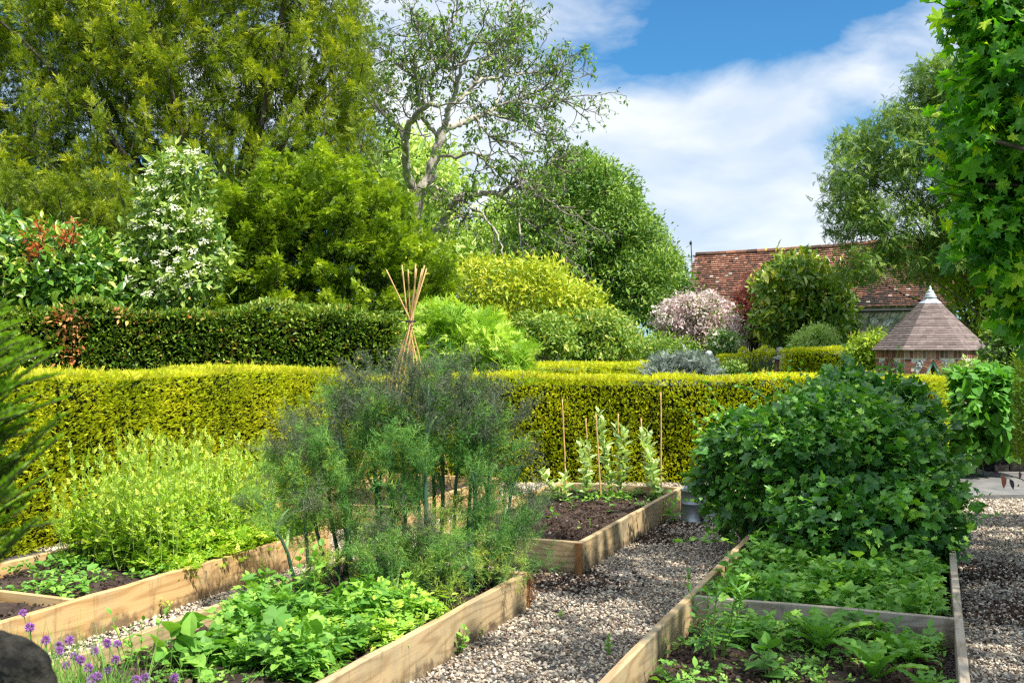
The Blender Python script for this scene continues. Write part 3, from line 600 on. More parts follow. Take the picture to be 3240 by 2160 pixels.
hd_dir = nrm(np.array([(x, y, z) for x in (-1, 0, 1) for y in (-1, 0, 1) for z in (-1, 0, 1) if (x, y, z) != (0, 0, 0)], float))
hs = []
for i, (x, y) in enumerate(heads):
    D_ = rr.uniform(3.8, 4.15); h = P(x, y, D_); b = np.array([h[0] + rr.uniform(.0, .1), h[1] + rr.uniform(-.05, .1), .15])
    lf.tube(curve(b, h, 0, 6, .006, rr), [.0022] * 6, 4, .3)
    hc = Acc(); m_ = 110; d = nrm(rr.normal(0, 1, (m_, 3)) + UP * .25)
    hc.scatter(T_LANCE, h + d * .004, d, rr.normal(0, 1, (m_, 3)), rr.uniform(.014, .018, m_) * (1.0 if i % 4 else .8), rr.random(m_), wide=1.4); hs.append(hc)
part(lf, 'leaves', M['chive'], t)
for hc in hs: part(hc, 'flower_head', M['chive_fl'], t)

# ------------------------------------------------------------------ fennel
def t_fen(nb=8, nh=5, seed=1, hw=.014):
    r_ = random.Random(seed); V = []; Fc = []
    def hair(a, b):
        a = Vector(a); b = Vector(b); s = (b - a).cross(Vector((r_.uniform(-1,1), r_.uniform(-1,1), r_.uniform(-1,1)))).normalized() * hw
        i = len(V); V.extend([tuple(a - s), tuple(a + s), tuple(b)]); Fc.append((i, i+1, i+2))
    hair((0,0,0), (0,1,0))
    for i in range(nb):
        y = .1 + .85 * i / nb; d = Vector((r_.uniform(-1,1), r_.uniform(.1,.8), r_.uniform(-1,1))).normalized(); l = .55 * (1 - .4 * y)
        e = Vector((0, y, 0)) + d * l; hair((0, y, 0), e)
        for j in range(nh):
            q = Vector((0, y, 0)) + d * l * (.25 + .75 * j / nh); dd = (d * .7 + Vector((r_.uniform(-1,1), r_.uniform(-.6,1), r_.uniform(-1,1)))).normalized(); hair(q, q + dd * .26)
    return tmpl(V, Fc)
T_FEN = [t_fen(seed=s) for s in (1, 2)]
def fennel(label, stems, seed, plume=1., sun_tint=0.):
    rr = rngs(seed); a0, b0, *_ = stems[0]; t = thing('fennel', label, 'fennel plant', bedp('B', a0, b0, .15), 0., 'fennel plants at the far end of the middle bed')
    tops = Acc(); fol = Acc(); stm = []; sh = Acc()
    for (a, b, H, lx, ly, pl) in stems:
        H *= .94
        base = bedp('B', a, b, .13); top = base + np.array([lx, ly, H]); p = curve(base, top, 0, 9, .005, rr)
        if lx: p[:, 0] -= lx * .15 * np.sin(np.linspace(0, 1, 9) * np.pi)
        s = Acc(); s.tube(p, np.linspace(.0145, .0045, 9) * rr.uniform(.8, 1.15), 7, rr.uniform(.0, .5)); stm.append(s)
        tt = np.linspace(0, 1, 9); nf = int(9 * pl) + 2
        for i in range(nf):
            f = .12 + .84 * (max(.05, i + rr.uniform(-.3, .3)) / nf) ** .54 if H > .55 else .1 + .85 * i / nf; f = min(max(f, .06), .98)
            q = np.array([np.interp(f, tt, p[:, j]) for j in range(3)]); an = rr.uniform(0, 6.28)
            up_ = rr.uniform(.7, 1.7) if f > .35 else rr.uniform(.3, 1.)
            d = nrm(np.array([math.cos(an), math.sin(an), up_])); ln = rr.uniform(.17, .34) * (1.05 - .50 * f) * 1.12
            if i % 2 == 0 and f < .75:   # swollen pale sheath hugging the stem then leaving it
                e = q + np.array([0, 0, .05]) + d * .05
                sh.tube([q - UP * .03, q + d * .012 + UP * .01, e, e + d * .05], [.006, .012, .009, .003], 6, rr.uniform(.6, 1.))
            e = q + d * ln + UP * rr.uniform(-.03, .05); pp_ = curve(q, e, .02, 5); sh.tube(pp_, np.linspace(.0028, .0010, 5), 3, rr.uniform(.3, .8), cap=False)
            bronze = f > .72 and rr.random() < .75
            ac = tops if bronze else fol
            m_ = int((24 if f < .8 else 12) * plume); u_ = rr.beta(2.2, 1.2, m_) ; c = q + (e - q) * u_[:, None] * 1.1
            c += rr.normal(0, .012 + .020 * u_[:, None], (m_, 3))
            fw = d + rr.normal(0, .6, (m_, 3)) + UP * .2
            low = f < .22
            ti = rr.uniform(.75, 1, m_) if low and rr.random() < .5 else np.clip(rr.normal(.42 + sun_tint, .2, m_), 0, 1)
            ac.scatter(T_FEN[i % 2], c, fw, rr.normal(0, 1, (m_, 3)), rr.uniform(.055, .115, m_), ti)
        m_ = int(24 * plume); c = p[-1] + rr.normal(0, 1, (m_, 3)) * np.array([.045, .045, .065]) - UP * .01
        tops.scatter(T_FEN[0], c, nrm(c - p[-1] + UP * .05) + UP * .5, rr.normal(0, 1, (m_, 3)), rr.uniform(.05, .10, m_), rr.random(m_))
    for s in stm: part(s, 'stem', M['fstem'], t, True)
    part(sh, 'leaf_sheaths', M['fstem'], t); part(fol, 'foliage', M['fennel'], t); part(tops, 'flowering_tops', M['bronze'], t)
L = 3.6
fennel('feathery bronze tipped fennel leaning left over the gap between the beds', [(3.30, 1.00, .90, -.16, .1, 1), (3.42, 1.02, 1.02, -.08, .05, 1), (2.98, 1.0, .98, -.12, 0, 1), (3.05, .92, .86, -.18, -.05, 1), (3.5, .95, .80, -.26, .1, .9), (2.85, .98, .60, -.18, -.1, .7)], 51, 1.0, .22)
fennel('tall feathery fennel whose plumes hide the lower wigwam canes', [(3.30, .72, 1.30, -.12, 0, 1), (3.1, .80, 1.16, -.10, .05, 1), (3.45, .64, 1.26, -.05, .05, 1), (3.2, .60, 1.22, -.02, 0, 1), (3.5, .8, 1.22, -.16, .1, 1)], 52, 1.05, .1)
fennel('tallest fennel with thick dark blue green stems and dark smoky tops', [(3.25, .45, 1.34, -.06, 0, 1), (3.4, .40, 1.36, .04, 0, 1), (3.12, .36, 1.28, .02, 0, 1), (3.3, .28, 1.32, .08, .05, 1), (3.5, .50, 1.30, .03, .1, 1)], 53, 1.05)
fennel('dark topped fennel standing at the corner board, leaning towards the bean bed', [(3.45, .14, 1.20, .05, .05, 1), (3.35, .22, 1.16, .07, 0, 1), (3.25, .16, 1.06, .10, .05, .9), (3.52, .24, 1.20, .02, .1, 1)], 54, .9, -.08)
fennel('short side shoots of fennel arching right over the corner', [(3.48, .07, .55, .20, .12, .8), (3.42, .06, .40, .10, .0, .7), (3.5, .12, .80, .18, .1, .7)], 55, .8, -.05)
fennel('low yellowing fennel fronds at the foot of the clump', [(2.95, .42, .30, -.10, -.1, 1.), (3.0, .26, .36, .06, -.05, 1.), (3.1, .5, .36, .1, -.1, 1.)], 56, .9, .2)

# ------------------------------------------------------------------ cane wigwam in bed E
tie = P(1300, 1015, 10.0); t = thing('cane_wigwam', 'wigwam of long bamboo canes tied together with dark twine', 'plant support', (tie[0], tie[1], .15))
rr = rngs(61)
tipx = [(1222, 853), (1272, 838), (1291, 852), (1315, 836), (1318, 850), (1336, 850), (1343, 840), (1350, 850)]
feet = [(1420, 1500), (1395, 1500), (1340, 1520), (1220, 1540), (1300, 1500), (1130, 1508), (1150, 1520), (1190, 1515)]
for i, ((tx, ty), (fx, fy)) in enumerate(zip(tipx, feet)):
    dz = [.10, -.15, .25, -.3, .35, -.1, .2, -.35][i]
    top = P(tx, ty, 10.0 - dz * .35); ft = P(fx, fy, 10.0 + dz); k_ = tie + rr.normal(0, .018, 3)
    e = k_ + (ft - k_) * ((k_[2] - .16) / (k_[2] - ft[2]))
    ac = Acc(); pts = np.concatenate([curve(e, k_, 0, 12), curve(k_, top, 0, 6)[1:]]); pts[:11] = pts[:11]
    rad = np.full(len(pts), .0075); rad[::3] *= 1.13; rad = rad * np.linspace(1.1, .85, len(pts))
    ac.tube(pts, rad, 8, rr.random()); part(ac, 'cane', M['cane'], t, True)
ac = Acc()
for k_ in range(3):
    a = np.linspace(0, 2 * np.pi, 20); ac.tube(np.stack([tie[0] + .048 * np.cos(a), tie[1] + .048 * np.sin(a), np.full(20, tie[2] - .01 + .007 * k_) + .004 * np.sin(a)], -1), .003, 5)
ac.tube([tie + np.array([-.045, -.02, 0]), tie + np.array([-.09, -.03, .0]), tie + np.array([-.11, -.03, -.02])], .002, 4)
part(ac, 'twine', M['twine'], t)

# ------------------------------------------------------------------ canes and beans in bed C
cn = [((1779, 1262), (1793, 1585), 9.75, 'pale bamboo cane at the left end of the bean row'), ((1854, 1322), (1866, 1560), 10.0, 'short grey cane behind the leftmost tall bean'),
      ((1885, 1308), (1902, 1572), 9.7, 'thick bamboo cane left of the tallest bean plants'), ((1956, 1308), (1955, 1550), 9.95, 'cane hidden by the tallest pale bean plant'),
      ((2028, 1322), (2052, 1545), 9.9, 'leaning grey cane in the right half of the bean row'), ((2091, 1240), (2092, 1535), 9.8, 'tallest orange brown cane, last one at the right')]
for (a, b, D_, lab) in cn:
    bt = P(*b, D_); bt[2] = .13; tp = P(*a, D_); ac = Acc(); pts = curve(bt, tp, 0, 12, .0015, rr); rad = np.linspace(.0085, .006, 12); rad[::3] *= 1.15
    o = thing('bamboo_cane', lab, 'cane', bt, 0., 'canes in the bean row'); ac.tube(pts, rad, 7); part(ac, 'shaft', M['cane'], o, True)
    c2 = Acc(); c2.tube([tp - UP * .001, tp + UP * .006], [.0065, .004], 7); part(c2, 'cut_tip', M['endgrain'], o)
bn = [((1716, 1500), 9.55, .30, -.16, 'low pale broad bean sprawling at the left board'), ((1850, 1395), 9.75, .52, -.02, 'pale broad bean beside the second cane'), ((1905, 1345), 9.85, .78, -.10, 'tallest pale broad bean leaning left across its cane'),
      ((1965, 1370), 9.9, .74, .0, 'bushy pale broad bean in the middle of the row'), ((2025, 1420), 9.8, .62, -.16, 'green broad bean arching left near the leaning cane'), ((2075, 1450), 9.7, .44, .0, 'dark leaved broad bean at the foot of the tallest cane'),
      ((1800, 1510), 9.5, .26, .05, 'small flowering bean between the first two canes')]
for i, ((x, y), D_, H, lean, lab) in enumerate(bn):
    rr = rngs(70 + i); base = P(x, y, D_); base[2] = .14; base[0] -= lean; t = thing('broad_bean', lab, 'bean plant', base, 0., 'broad beans growing in the row')
    sm, lf, fl = Acc(), Acc(), Acc()
    for s in range(3 if H > .5 else 2):
        tp = base + np.array([lean + rr.normal(0, .04), rr.normal(0, .05), H * rr.uniform(.85, 1.05)])
        leafy(sm, lf, base, tp, int(9 + H * 13), T_BROAD, .135, rr, .007, .12, .55, tint=(.1, 1), taper=.35, wide=.72)
        m_ = 9; q = base + (tp - base) * rr.uniform(.3, .8, m_)[:, None] + rr.normal(0, .018, (m_, 3)); fl.scatter(T_BROAD, q, rr.normal(0, 1, (m_, 3)) - UP * .4, UP, .022, rr.random(m_))
    part(sm, 'stem', M['greenstem'], t); part(lf, 'leaves', M['bean'], t); part(fl, 'blossoms', M['white_fl'], t)
for i, (x, y, s, lab) in enumerate([(1748, 1640, .11, 'pale two leaved seedling nearest the left side of the bean bed'), (1930, 1625, .15, 'large two leaved seedling in the middle of the dark soil'), (1805, 1612, .10, 'small seedling just in front of the bean row'), (1868, 1670, .07, 'tiny grassy seedling nearest the right board of the bean bed'), (1835, 1675, .06, 'tiniest seedling near the front of the bean bed')]):
    D_ = 1.34 * F / (y - HY); base = P(x, y, D_); base[2] = .155; clump('bean_seedling', lab, 'seedling', base, 1, s, .02, 4, T_BROAD, s * .8, 'weed', 80 + i, 'seedlings dotted over the bean bed', up=.25, r0=.003)
weeds('small green weeds at the foot of the bean row', 'C', (2.1, 2.95), (.05, 1.1), .16, 160, 700, .035, .07, 38, patch=.6)

# ------------------------------------------------------------------ watering cans
def can(label, loc, rz, sc_=1.):
    t = thing('watering_can', label, 'watering can', loc, rz, 'galvanised watering cans'); s = sc_
    def bd(ac, nm, sm=True, mt='zinc'): ac.build(nm, M[mt], t, sm)
    ac = Acc(); k = 32; pr = [(.120,.0),(.122,.004),(.122,.012),(.118,.016),(.118,.15),(.1215,.154),(.1215,.160),(.118,.164),(.118,.262),(.124,.266),(.124,.274),(.118,.276)]
    ac.lathe([(a * s, b * s) for a, b in pr], k=k); bd(ac, 'body')
    ac = Acc(); n = 16   # half domed hood over the front of the mouth
    V = []; q = []
    for i in range(9):
        f = i / 8
        for j in range(n):
            an = -math.pi / 2 + math.pi * j / (n - 1); r_ = .119 * math.cos(f * math.pi / 2 * .93)
            V.append((r_ * math.cos(an) * s + 0, r_ * math.sin(an) * s if True else 0, (.272 + .075 * math.sin(f * math.pi / 2)) * s))
    for i in range(8):
        for j in range(n - 1): b = i * n + j; q += [b, b + 1, b + n + 1, b + n]
    ac.add(V, q, [4] * (len(q) // 4)); bd(ac, 'hood')
    ac = Acc(); a = np.linspace(0, math.pi, 16); ac.tube(np.stack([-.115 * np.cos(a) * s, 0 * a, (.27 + .15 * np.sin(a)) * s], -1), .006 * s, 8); bd(ac, 'carrying_handle')
    ac = Acc(); ac.tube([(-.115*s, 0, .22*s), (-.18*s, 0, .23*s), (-.20*s, 0, .15*s), (-.165*s, 0, .07*s), (-.118*s, 0, .05*s)], .008 * s, 8); bd(ac, 'back_handle')
    ac = Acc(); ac.tube([(.10*s, 0, .04*s), (.20*s, 0, .17*s), (.30*s, 0, .31*s), (.335*s, 0, .35*s)], np.array([.032, .022, .015, .013]) * s, 12); bd(ac, 'spout')
    ac = Acc(); ac.tube([(.33*s, 0, .345*s), (.35*s, 0, .37*s), (.36*s, 0, .38*s)], np.array([.013, .035, .036]) * s, 16); bd(ac, 'rose')
    ac = Acc(); ac.tube([(.10*s, 0, .265*s), (.27*s, 0, .275*s)], .005 * s, 6); bd(ac, 'spout_brace')
    return t
can('grey galvanised watering can against the bean bed corner', (1.60, 9.42, .012), math.radians(-65), 1.0)
can('second galvanised watering can, behind the first and half under the leaves', (1.86, 9.74, .012), math.radians(20), 1.0)

# ------------------------------------------------------------------ currant bush and other plants of bed R
def crown(acc, lumps, ncl, rcl, nper, tm, size, rr, out=.7, upb=.6, droop=0., tint=(.15, .85), shell=(.72, 1.03), fl=.8, mat_=0, wide=1., inside=.72, rnd=.5, upc=.12):
    lp = np.array(lumps, float); C, R = lp[:, :3], lp[:, 3:6]; ar = (R[:, 0] * R[:, 1] + R[:, 1] * R[:, 2] + R[:, 0] * R[:, 2]); pr = ar / ar.sum()
    out_p, out_n = [], []; need = ncl
    for _ in range(6):
        i = rr.choice(len(lp), need * 2, p=pr); d = nrm(rr.normal(0, 1, (len(i), 3))); p = C[i] + d * R[i] * rr.uniform(*shell, (len(i), 1))
        keep = np.ones(len(i), bool)
        for c, R_ in zip(C, R): keep &= ((((p - c) / R_) ** 2).sum(1) > inside ** 2)
        out_p.append(p[keep]); out_n.append(nrm(d / R[i])[keep])
        if sum(len(x) for x in out_p) >= ncl: break
    p = np.concatenate(out_p)[:ncl]; nn = np.concatenate(out_n)[:ncl]; m_ = len(p)
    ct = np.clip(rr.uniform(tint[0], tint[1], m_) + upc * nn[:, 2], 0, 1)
    q = np.repeat(p, nper, 0) + rr.normal(0, 1, (m_ * nper, 3)) * rcl * np.array([1, 1, fl]); n2 = np.repeat(nn, nper, 0)
    fw = n2 * out + rr.normal(0, rnd, q.shape) - UP * droop; up = UP * upb + n2 * .6 + rr.normal(0, .4, q.shape)
    acc.scatter(tm, q, fw, up, rr.lognormal(math.log(size), .22, len(q)), np.clip(np.repeat(ct, nper) + rr.normal(0, .16, len(q)), 0, 1), mat_, wide)
    return p
rr = rngs(91); t = thing('currant_bush', 'large dark green currant bush overflowing its timber bed', 'bush', (2.35, 7.75, .14))
lf, sm = Acc(), Acc()
lumps = [(2.2, 7.65, .64, .58, .75, .50), (1.85, 7.9, .58, .45, .55, .42), (2.55, 7.7, .62, .48, .6, .44), (2.1, 6.9, .36, .44, .34, .26), (2.6, 7.1, .38, .34, .4, .30), (2.0, 7.4, .86, .36, .36, .26), (2.42, 8.1, .86, .5, .55, .32), (1.72, 7.8, .84, .22, .3, .20)]
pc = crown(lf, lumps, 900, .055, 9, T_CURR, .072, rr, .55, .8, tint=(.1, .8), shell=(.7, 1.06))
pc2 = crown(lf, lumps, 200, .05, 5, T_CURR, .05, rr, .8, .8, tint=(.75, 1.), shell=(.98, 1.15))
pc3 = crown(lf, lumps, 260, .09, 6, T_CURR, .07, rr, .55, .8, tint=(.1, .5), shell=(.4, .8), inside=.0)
for i in range(60):
    e = pc[i * 7]; b = np.array([2.3 + rr.normal(0, .18), 7.7 + rr.normal(0, .2), .14]); sm.tube(curve(b, e, .08, 7, .015, rr), np.linspace(.009, .0025, 7), 5, rr.random())
spr_ = [((2950,1480),(3105,1450),7.4), ((2900,1640),(3060,1760),7.2), ((2260,1560),(2160,1535),8.2), ((2330,1720),(2130,1715),7.2), ((2350,1400),(2200,1370),8.), ((2560,1250),(2480,1205),8), ((2850,1230),(2850,1160),7.8),
        ((2700,1250),(2760,1180),8.), ((2250,1450),(2195,1400),8.1), ((2980,1560),(3060,1590),7.2), ((2930,1400),(2990,1330),7.8), ((2400,1650),(2240,1600),7.9), ((2860,1700),(2980,1790),7.), ((2420,1260),(2330,1225),8.1), ((2340, 1650), (2230, 1700), 7.6)]
for (a, b, D_) in spr_:
    a = P(*a, D_); b = P(*b, D_ - .15); leafy(sm, lf, a, b, 15, T_CURR, .065, rr, .004, .1, .5, sag=.02, tint=(.3, 1), taper=.4)
cc = np.array([2.2, 7.7, .55])
for q in pc[rr.integers(0, len(pc), 240)]:
    d = nrm((q - cc) * np.array([1, 1, .8]) + rr.normal(0, .2, 3)); d[2] += .3 if q[2] < .8 else .7
    if q[2] < .3: continue
    e = q + d * rr.uniform(.10, .30); leafy(sm, lf, q - d * .1, e, 8, T_CURR, .06, rr, .003, .3, .4, tint=(.35, 1), taper=.5)
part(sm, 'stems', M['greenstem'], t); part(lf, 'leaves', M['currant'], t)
rr = rngs(92); t = thing('blackcurrant_bush', 'larger leaved dark green bush rising behind the currant bush', 'bush', (3.1, 8.75, .14)); lf, sm = Acc(), Acc()
pc = crown(lf, [(2.98, 8.7, .80, .42, .45, .44), (2.75, 8.9, .92, .40, .4, .36), (3.15, 8.6, .52, .30, .4, .36)], 420, .07, 8, T_CURR, .105, rr, .55, .8, tint=(.1, .8))
for i in range(25): sm.tube(curve((3.05 + rr.normal(0, .1), 8.75 + rr.normal(0, .1), .14), pc[i * 9], .05, 6, .01, rr), np.linspace(.010, .003, 6), 5, rr.random())
part(sm, 'stems', M['greenstem'], t); part(lf, 'leaves', M['currant'], t)
weeds('dense soft green weeds between the grey cross board and the currant bush', 'R', (2.43, 3.95), (.06, 1.2), .14, 1900, 4700, .055, .17, 93, 'weed', (T_BROAD, T_LEAF, T_CURR), .97)
weeds('small weeds dotted over the front soil of the right bed', 'R', (1.0, 2.34), (.05, 1.22), .10, 900, 1150, .032, .07, 94, 'weed', (T_LEAF, T_PARS), .5)
weeds('taller loose weeds close to the grey cross board', 'R', (1.85, 2.34), (.08, 1.1), .10, 300, 600, .05, .13, 95, 'weed', (T_LEAF, T_CURR, T_PARS), .65)
clump('willowherb', 'upright dark green willowherb with narrow leaves at the left board', 'plant', bedp('R', 1.70, 1.02, .10), 6, .40, .16, 20, T_NARROW, .115, 'currant', 96, up=.3, r0=.005)
clump('nettle', 'nettle with broad toothed leaves in front of the willowherb', 'plant', bedp('R', 1.48, .74, .10), 2, .18, .06, 7, T_BROAD, .13, 'weed', 97, up=.15, tint=(0, .4))
for i, (a, b, s, nn_, lab) in enumerate([(1.95, .58, .25, 16, 'large sow thistle rosette in the middle of the right bed'), (1.58, .32, .23, 13, 'sow thistle with drooping jagged leaves near the front right'), (2.15, .88, .16, 10, 'small rosette between willowherb and cross board'), (1.84, .80, .15, 10, 'bright green rosette right of the willowherb'), (1.9, .2, .16, 9, 'flat pointed leaved rosette near the right side board'), (1.42,.12,.16,9,'rosette at the right board nearest the camera')]):
    c = bedp('R', a, b, .105); t = thing('sow_thistle', lab, 'weed', c, 0., 'sow thistle rosettes'); lf, sm = Acc(), Acc(); rr = rngs(100 + i)
    rosette(lf, c, nn_, T_JAG, s, rr, .75, (.2, .8), z=.01); sm.tube([c - UP * .02, c + UP * .03], [.012, .008], 6); part(lf, 'leaves', M['weed'], t); part(sm, 'crown', M['greenstem'], t)
for i, (x, y, D_, s, lab) in enumerate([(1455, 2050, 5.3, .12, 'heart leaved seedling in the gravel against the near board'), (1510, 2010, 5.55, .10, 'smaller seedling in the gravel just beyond the heart leaved one'), (2128, 1625, 9.3, .22, 'willowherb shoot in the gravel by the bean bed corner'), (1770, 1960, 6.0, .05, 'single seedling alone in the middle gravel path'), (1925,2075,5.28,.09,'pale seedling in the gravel close to the right bed')]):
    b = P(x, y, D_); b[2] = .01; clump('gravel_seedling', lab, 'seedling', b, 3, s, .05, 6, T_BROAD if i < 2 else T_LEAF, s * .55, 'weed', 110 + i, 'seedlings growing in the gravel', r0=.0025)
b = bedp('A', 5.35, -.09, .01); clump('gravel_seedling', 'upright green weed in the sunny strip by the parsley board', 'seedling', b, 3, .13, .04, 7, T_LEAF, .05, 'weed_lime', 117, 'seedlings growing in the gravel', r0=.0025)
b = bedp('A', 4.4, -.08, .01); clump('gravel_seedling', 'tiny round leaved weed under the parsley board', 'seedling', b, 4, .09, .04, 8, T_BROAD, .03, 'weed_lime', 118, 'seedlings growing in the gravel', r0=.0025)
# broad leaved bush, paving and dark wall at the right
rr = rngs(121); t = thing('hydrangea_bush', 'rounded bush of broad fresh green leaves above the stone step', 'bush', (5.4, 12.6, .06)); lf, sm = Acc(), Acc()
crown(lf, [(5.45, 12.5, .80, .50, .45, .46), (5.2, 12.6, .66, .32, .32, .42), (5.65, 12.4, .90, .36, .3, .32)], 300, .07, 6, T_BROAD, .14, rr, .55, .5, .5, (.2, 1), shell=(.8, 1.05))
for i in range(9): sm.tube(curve((5.35 + rr.normal(0, .06), 12.6 + rr.normal(0, .06), .05), (5.4 + rr.normal(0, .2), 12.55 + rr.normal(0, .2), .9), 0, 5, .02, rr), .008, 5, .3)
part(sm, 'stems', M['greenstem'], t); part(lf, 'leaves', M['broadleaf'], t)
def slabs():
    rr = rngs(5)
    for i in range(4):
        for j in range(4):
            ac = Acc(); x0, y0 = 3.62 + i * .92, 10.8 + j * .95; j_ = rr.normal(0, .008, (8, 3)); h = .055 + rr.uniform(-.004, .004)
            ac.box((x0, y0, .0), (x0 + .905, y0 + .935, h), jit=j_)
            tag(ac.build('pavement', M['slab']), 'worn grey stone slab of the paved landing beside the bush', 'paving', 'paving slabs of the landing', 'structure')
slabs()
t = thing('planter_wall', 'low dark stone wall under the broad leaved bush', 'wall', (6.2, 12.9, 0)); rr = rngs(7)
ac = Acc()
for j in range(4):
    x = .75 + (.12 if j % 2 else 0)
    while x < 2.9: w_ = rr.uniform(.18, .34); ac.box((x + 4.95, 12.9 + rr.normal(0, .008), j * .105 + .06), (x + w_ - .012 + 4.95, 13.3, j * .105 + .16), rr.random()); x += w_
part(ac, 'stones', M['darkstone'], t)
ac = Acc(); ac.box((5.74, 12.93, .06), (7.8, 13.27, .475)); part(ac, 'mortar_core', M['dark'], t)
# plum coloured sprig reaching in from the right
rr = rngs(8); a = P(3290, 1540, 5.6); b = P(3165, 1494, 5.6); t = thing('plum_leaved_shrub', 'plum and copper leaved twig reaching in over the stone step', 'shrub', (a[0] + .25, a[1], 0)); sm, lf = Acc(), Acc()
sm.tube([(a[0] + .25, a[1], 0), (a[0] + .2, a[1], .45), a, (a + b) / 2 + UP * .006, b], [.008, .006, .004, .003, .002], 6)
for x, y, dx, dy, s, ti in ((3172,1500,.04,-1,.075,1.),(3194,1513,.35,-1,.062,.1),(3160,1492,-.9,-.3,.045,.2),(3163,1490,.1,1,.045,.4),(3226,1490,-.1,-1,.045,.6),(3225,1530,-.6,-1,.02,.8),(3262,1530,.2,-1,.07,.5),(3285,1500,.3,1,.07,.3)):
    lf.scatter(T_LEAF, P(x, y, 5.6)[None], np.array([[dx, rr.normal(0,.15), dy]]), np.array([[.2, -1, .2]]), [s], [ti])
for i in range(40): lf.scatter(T_LEAF, (np.array([a[0] + .28, a[1], .1]) + rr.normal(0, 1, 3) * np.array([.10, .2, .0]) + UP * rr.uniform(.05, .7))[None], rr.normal(0, 1, (1, 3)), rr.normal(0, 1, (1, 3)) + UP, [.07], [rr.random()])
part(sm, 'twig', M['bark'], t); part(lf, 'leaves', M['plum'], t)

# ------------------------------------------------------------------ close foreground, left edge
rr = rngs(131); base = np.array([-1.35, 1.75, 0.]); t = thing('young_yew', 'dark out of focus yew branch hanging in at the left edge', 'yew bush', base); lf, sm = Acc(), Acc()
stem0 = curve(base, (-1.22, 1.85, 2.1), 0, 8, .02, rr); sm.tube(stem0, np.linspace(.03, .012, 8), 8)
tg = [(20,960,1.9),(95,1080,1.85),(140,1120,1.9),(120,1100,1.7),(185,1110,1.85),(170,1190,1.8),(205,1260,1.9),(190,1320,1.85),(150,1400,1.95),(180,1390,1.8),(150,1500,1.9),(110,1560,1.85),(190,1650,1.9),(120,1640,1.8),(60,1020,1.8),(80,1210,1.9),(60,1300,1.8),(90,1340,1.9),(50,1440,1.85),(60,1600,1.9),(30,1680,1.85),(20,1140,1.8),(30,1730,1.9),(70,1480,1.7),(100,1250,1.75),(40,1560,1.75)]
tg += [(rr.uniform(-60, 90), rr.uniform(1050, 1720), rr.uniform(1.7, 2.05)) for _ in range(60)] + [(rr.uniform(-110, 40), rr.uniform(980, 1740), rr.uniform(1.7, 2.2)) for _ in range(110)]
for (x, y, D_) in tg:
    e = P(x, y, D_); s0 = e + np.array([-.10 - rr.uniform(0, .06), rr.uniform(-.05, .05), -.04 - rr.uniform(0, .09)]); pts = curve(s0, e, .006, 6); sm.tube(pts, np.linspace(.003, .0012, 6), 4)
    m_ = 70; f = np.linspace(.05, 1, m_); q = s0 + (e - s0) * f[:, None] + UP * (.024 * f * (1 - f))[:, None]; d = nrm(e - s0); sd = nrm(np.cross(d, UP)) * np.where(np.arange(m_) % 2, 1, -1)[:, None]
    lf.scatter(T_LANCE, q, d * .9 + sd * .8 + UP * .25 + rr.normal(0, .12, (m_, 3)), UP + rr.normal(0, .2, (m_, 3)), .030 * (1 - .3 * f), np.clip(rr.uniform(.3, .7) + .3 * f, 0, 1), wide=1.1)
part(sm, 'stem', M['bark'], t); part(lf, 'needles', M['yew_dark'], t)
c = P(-5, 2178, 2.15); t = thing('stone_post', 'dark weathered rounded stone post top at the lower left corner', 'stone post', (c[0], c[1], 0))
ac = Acc(); R_ = .108; pr = [(.001, R_)] + [(R_ * math.sin(a), R_ * math.cos(a)) for a in np.linspace(.1, 1.6, 14)]; pr = pr[::-1]
ac.lathe([(R_, -.2)] + pr, (c[0], c[1], c[2]), 32); v_ = ac.V[0]; ac.V[0] = v_ + .006 * np.sin(v_ * 47 + 1.3)[:, [1, 2, 0]] + .003 * np.sin(v_ * 131)[:, [2, 0, 1]]; part(ac, 'cap', M['darkstone'], t, True)
ac = Acc(); ac.lathe([(R_ * .95, 0), (R_ * .95, c[2] - .2)], (c[0], c[1], 0), 24); part(ac, 'shaft', M['darkstone'], t, True)
# ------------------------------------------------------------------ background trees and shrubs
def inpoly(x, y, poly):
    c = np.zeros(np.shape(x), bool); n = len(poly)
    for i in range(n):
        x1, y1 = poly[i]; x2, y2 = poly[(i + 1) % n]
        k = ((y1 > y) != (y2 > y)); c ^= k & (x < (x2 - x1) * (y - y1) / ((y2 - y1) or 1e-9) + x1)
    return c
def lumps_px(poly, D_, n, rm, rr, depth, holes=(), asp=.85):
    """boughs filling the crown; radii in metres, depth = half thickness"""
    ps = np.array(poly, float); lo, hi = ps.min(0), ps.max(0); out = []
    cx, cy = ps.mean(0); tries = 0; pts = []
    while len(out) < n and tries < n * 60:
        tries += 1; x, y = rr.uniform(lo[0], hi[0]), rr.uniform(lo[1], hi[1]); r_ = rm * rr.uniform(.65, 1.25); rp = r_ / D_ * F * .75
        t_ = np.linspace(0, 6.283, 9)[:-1]
        if not inpoly(x + rp * np.cos(t_), y + rp * np.sin(t_), poly).all():
            r_ *= .6; rp *= .6
            if not inpoly(x + rp * np.cos(t_), y + rp * np.sin(t_), poly).all(): continue
        if any((x - a) ** 2 + (y - b) ** 2 < (rp * .55) ** 2 for a, b in pts[-60:]): continue
        if any((x - a) ** 2 + (y - b) ** 2 < (c + rp * .8) ** 2 for a, b, c in holes): continue
        pts.append((x, y)); p = P(x, y, D_ + rr.uniform(-1, 1) * depth); out.append((*p, r_, r_, r_ * asp))
    return out
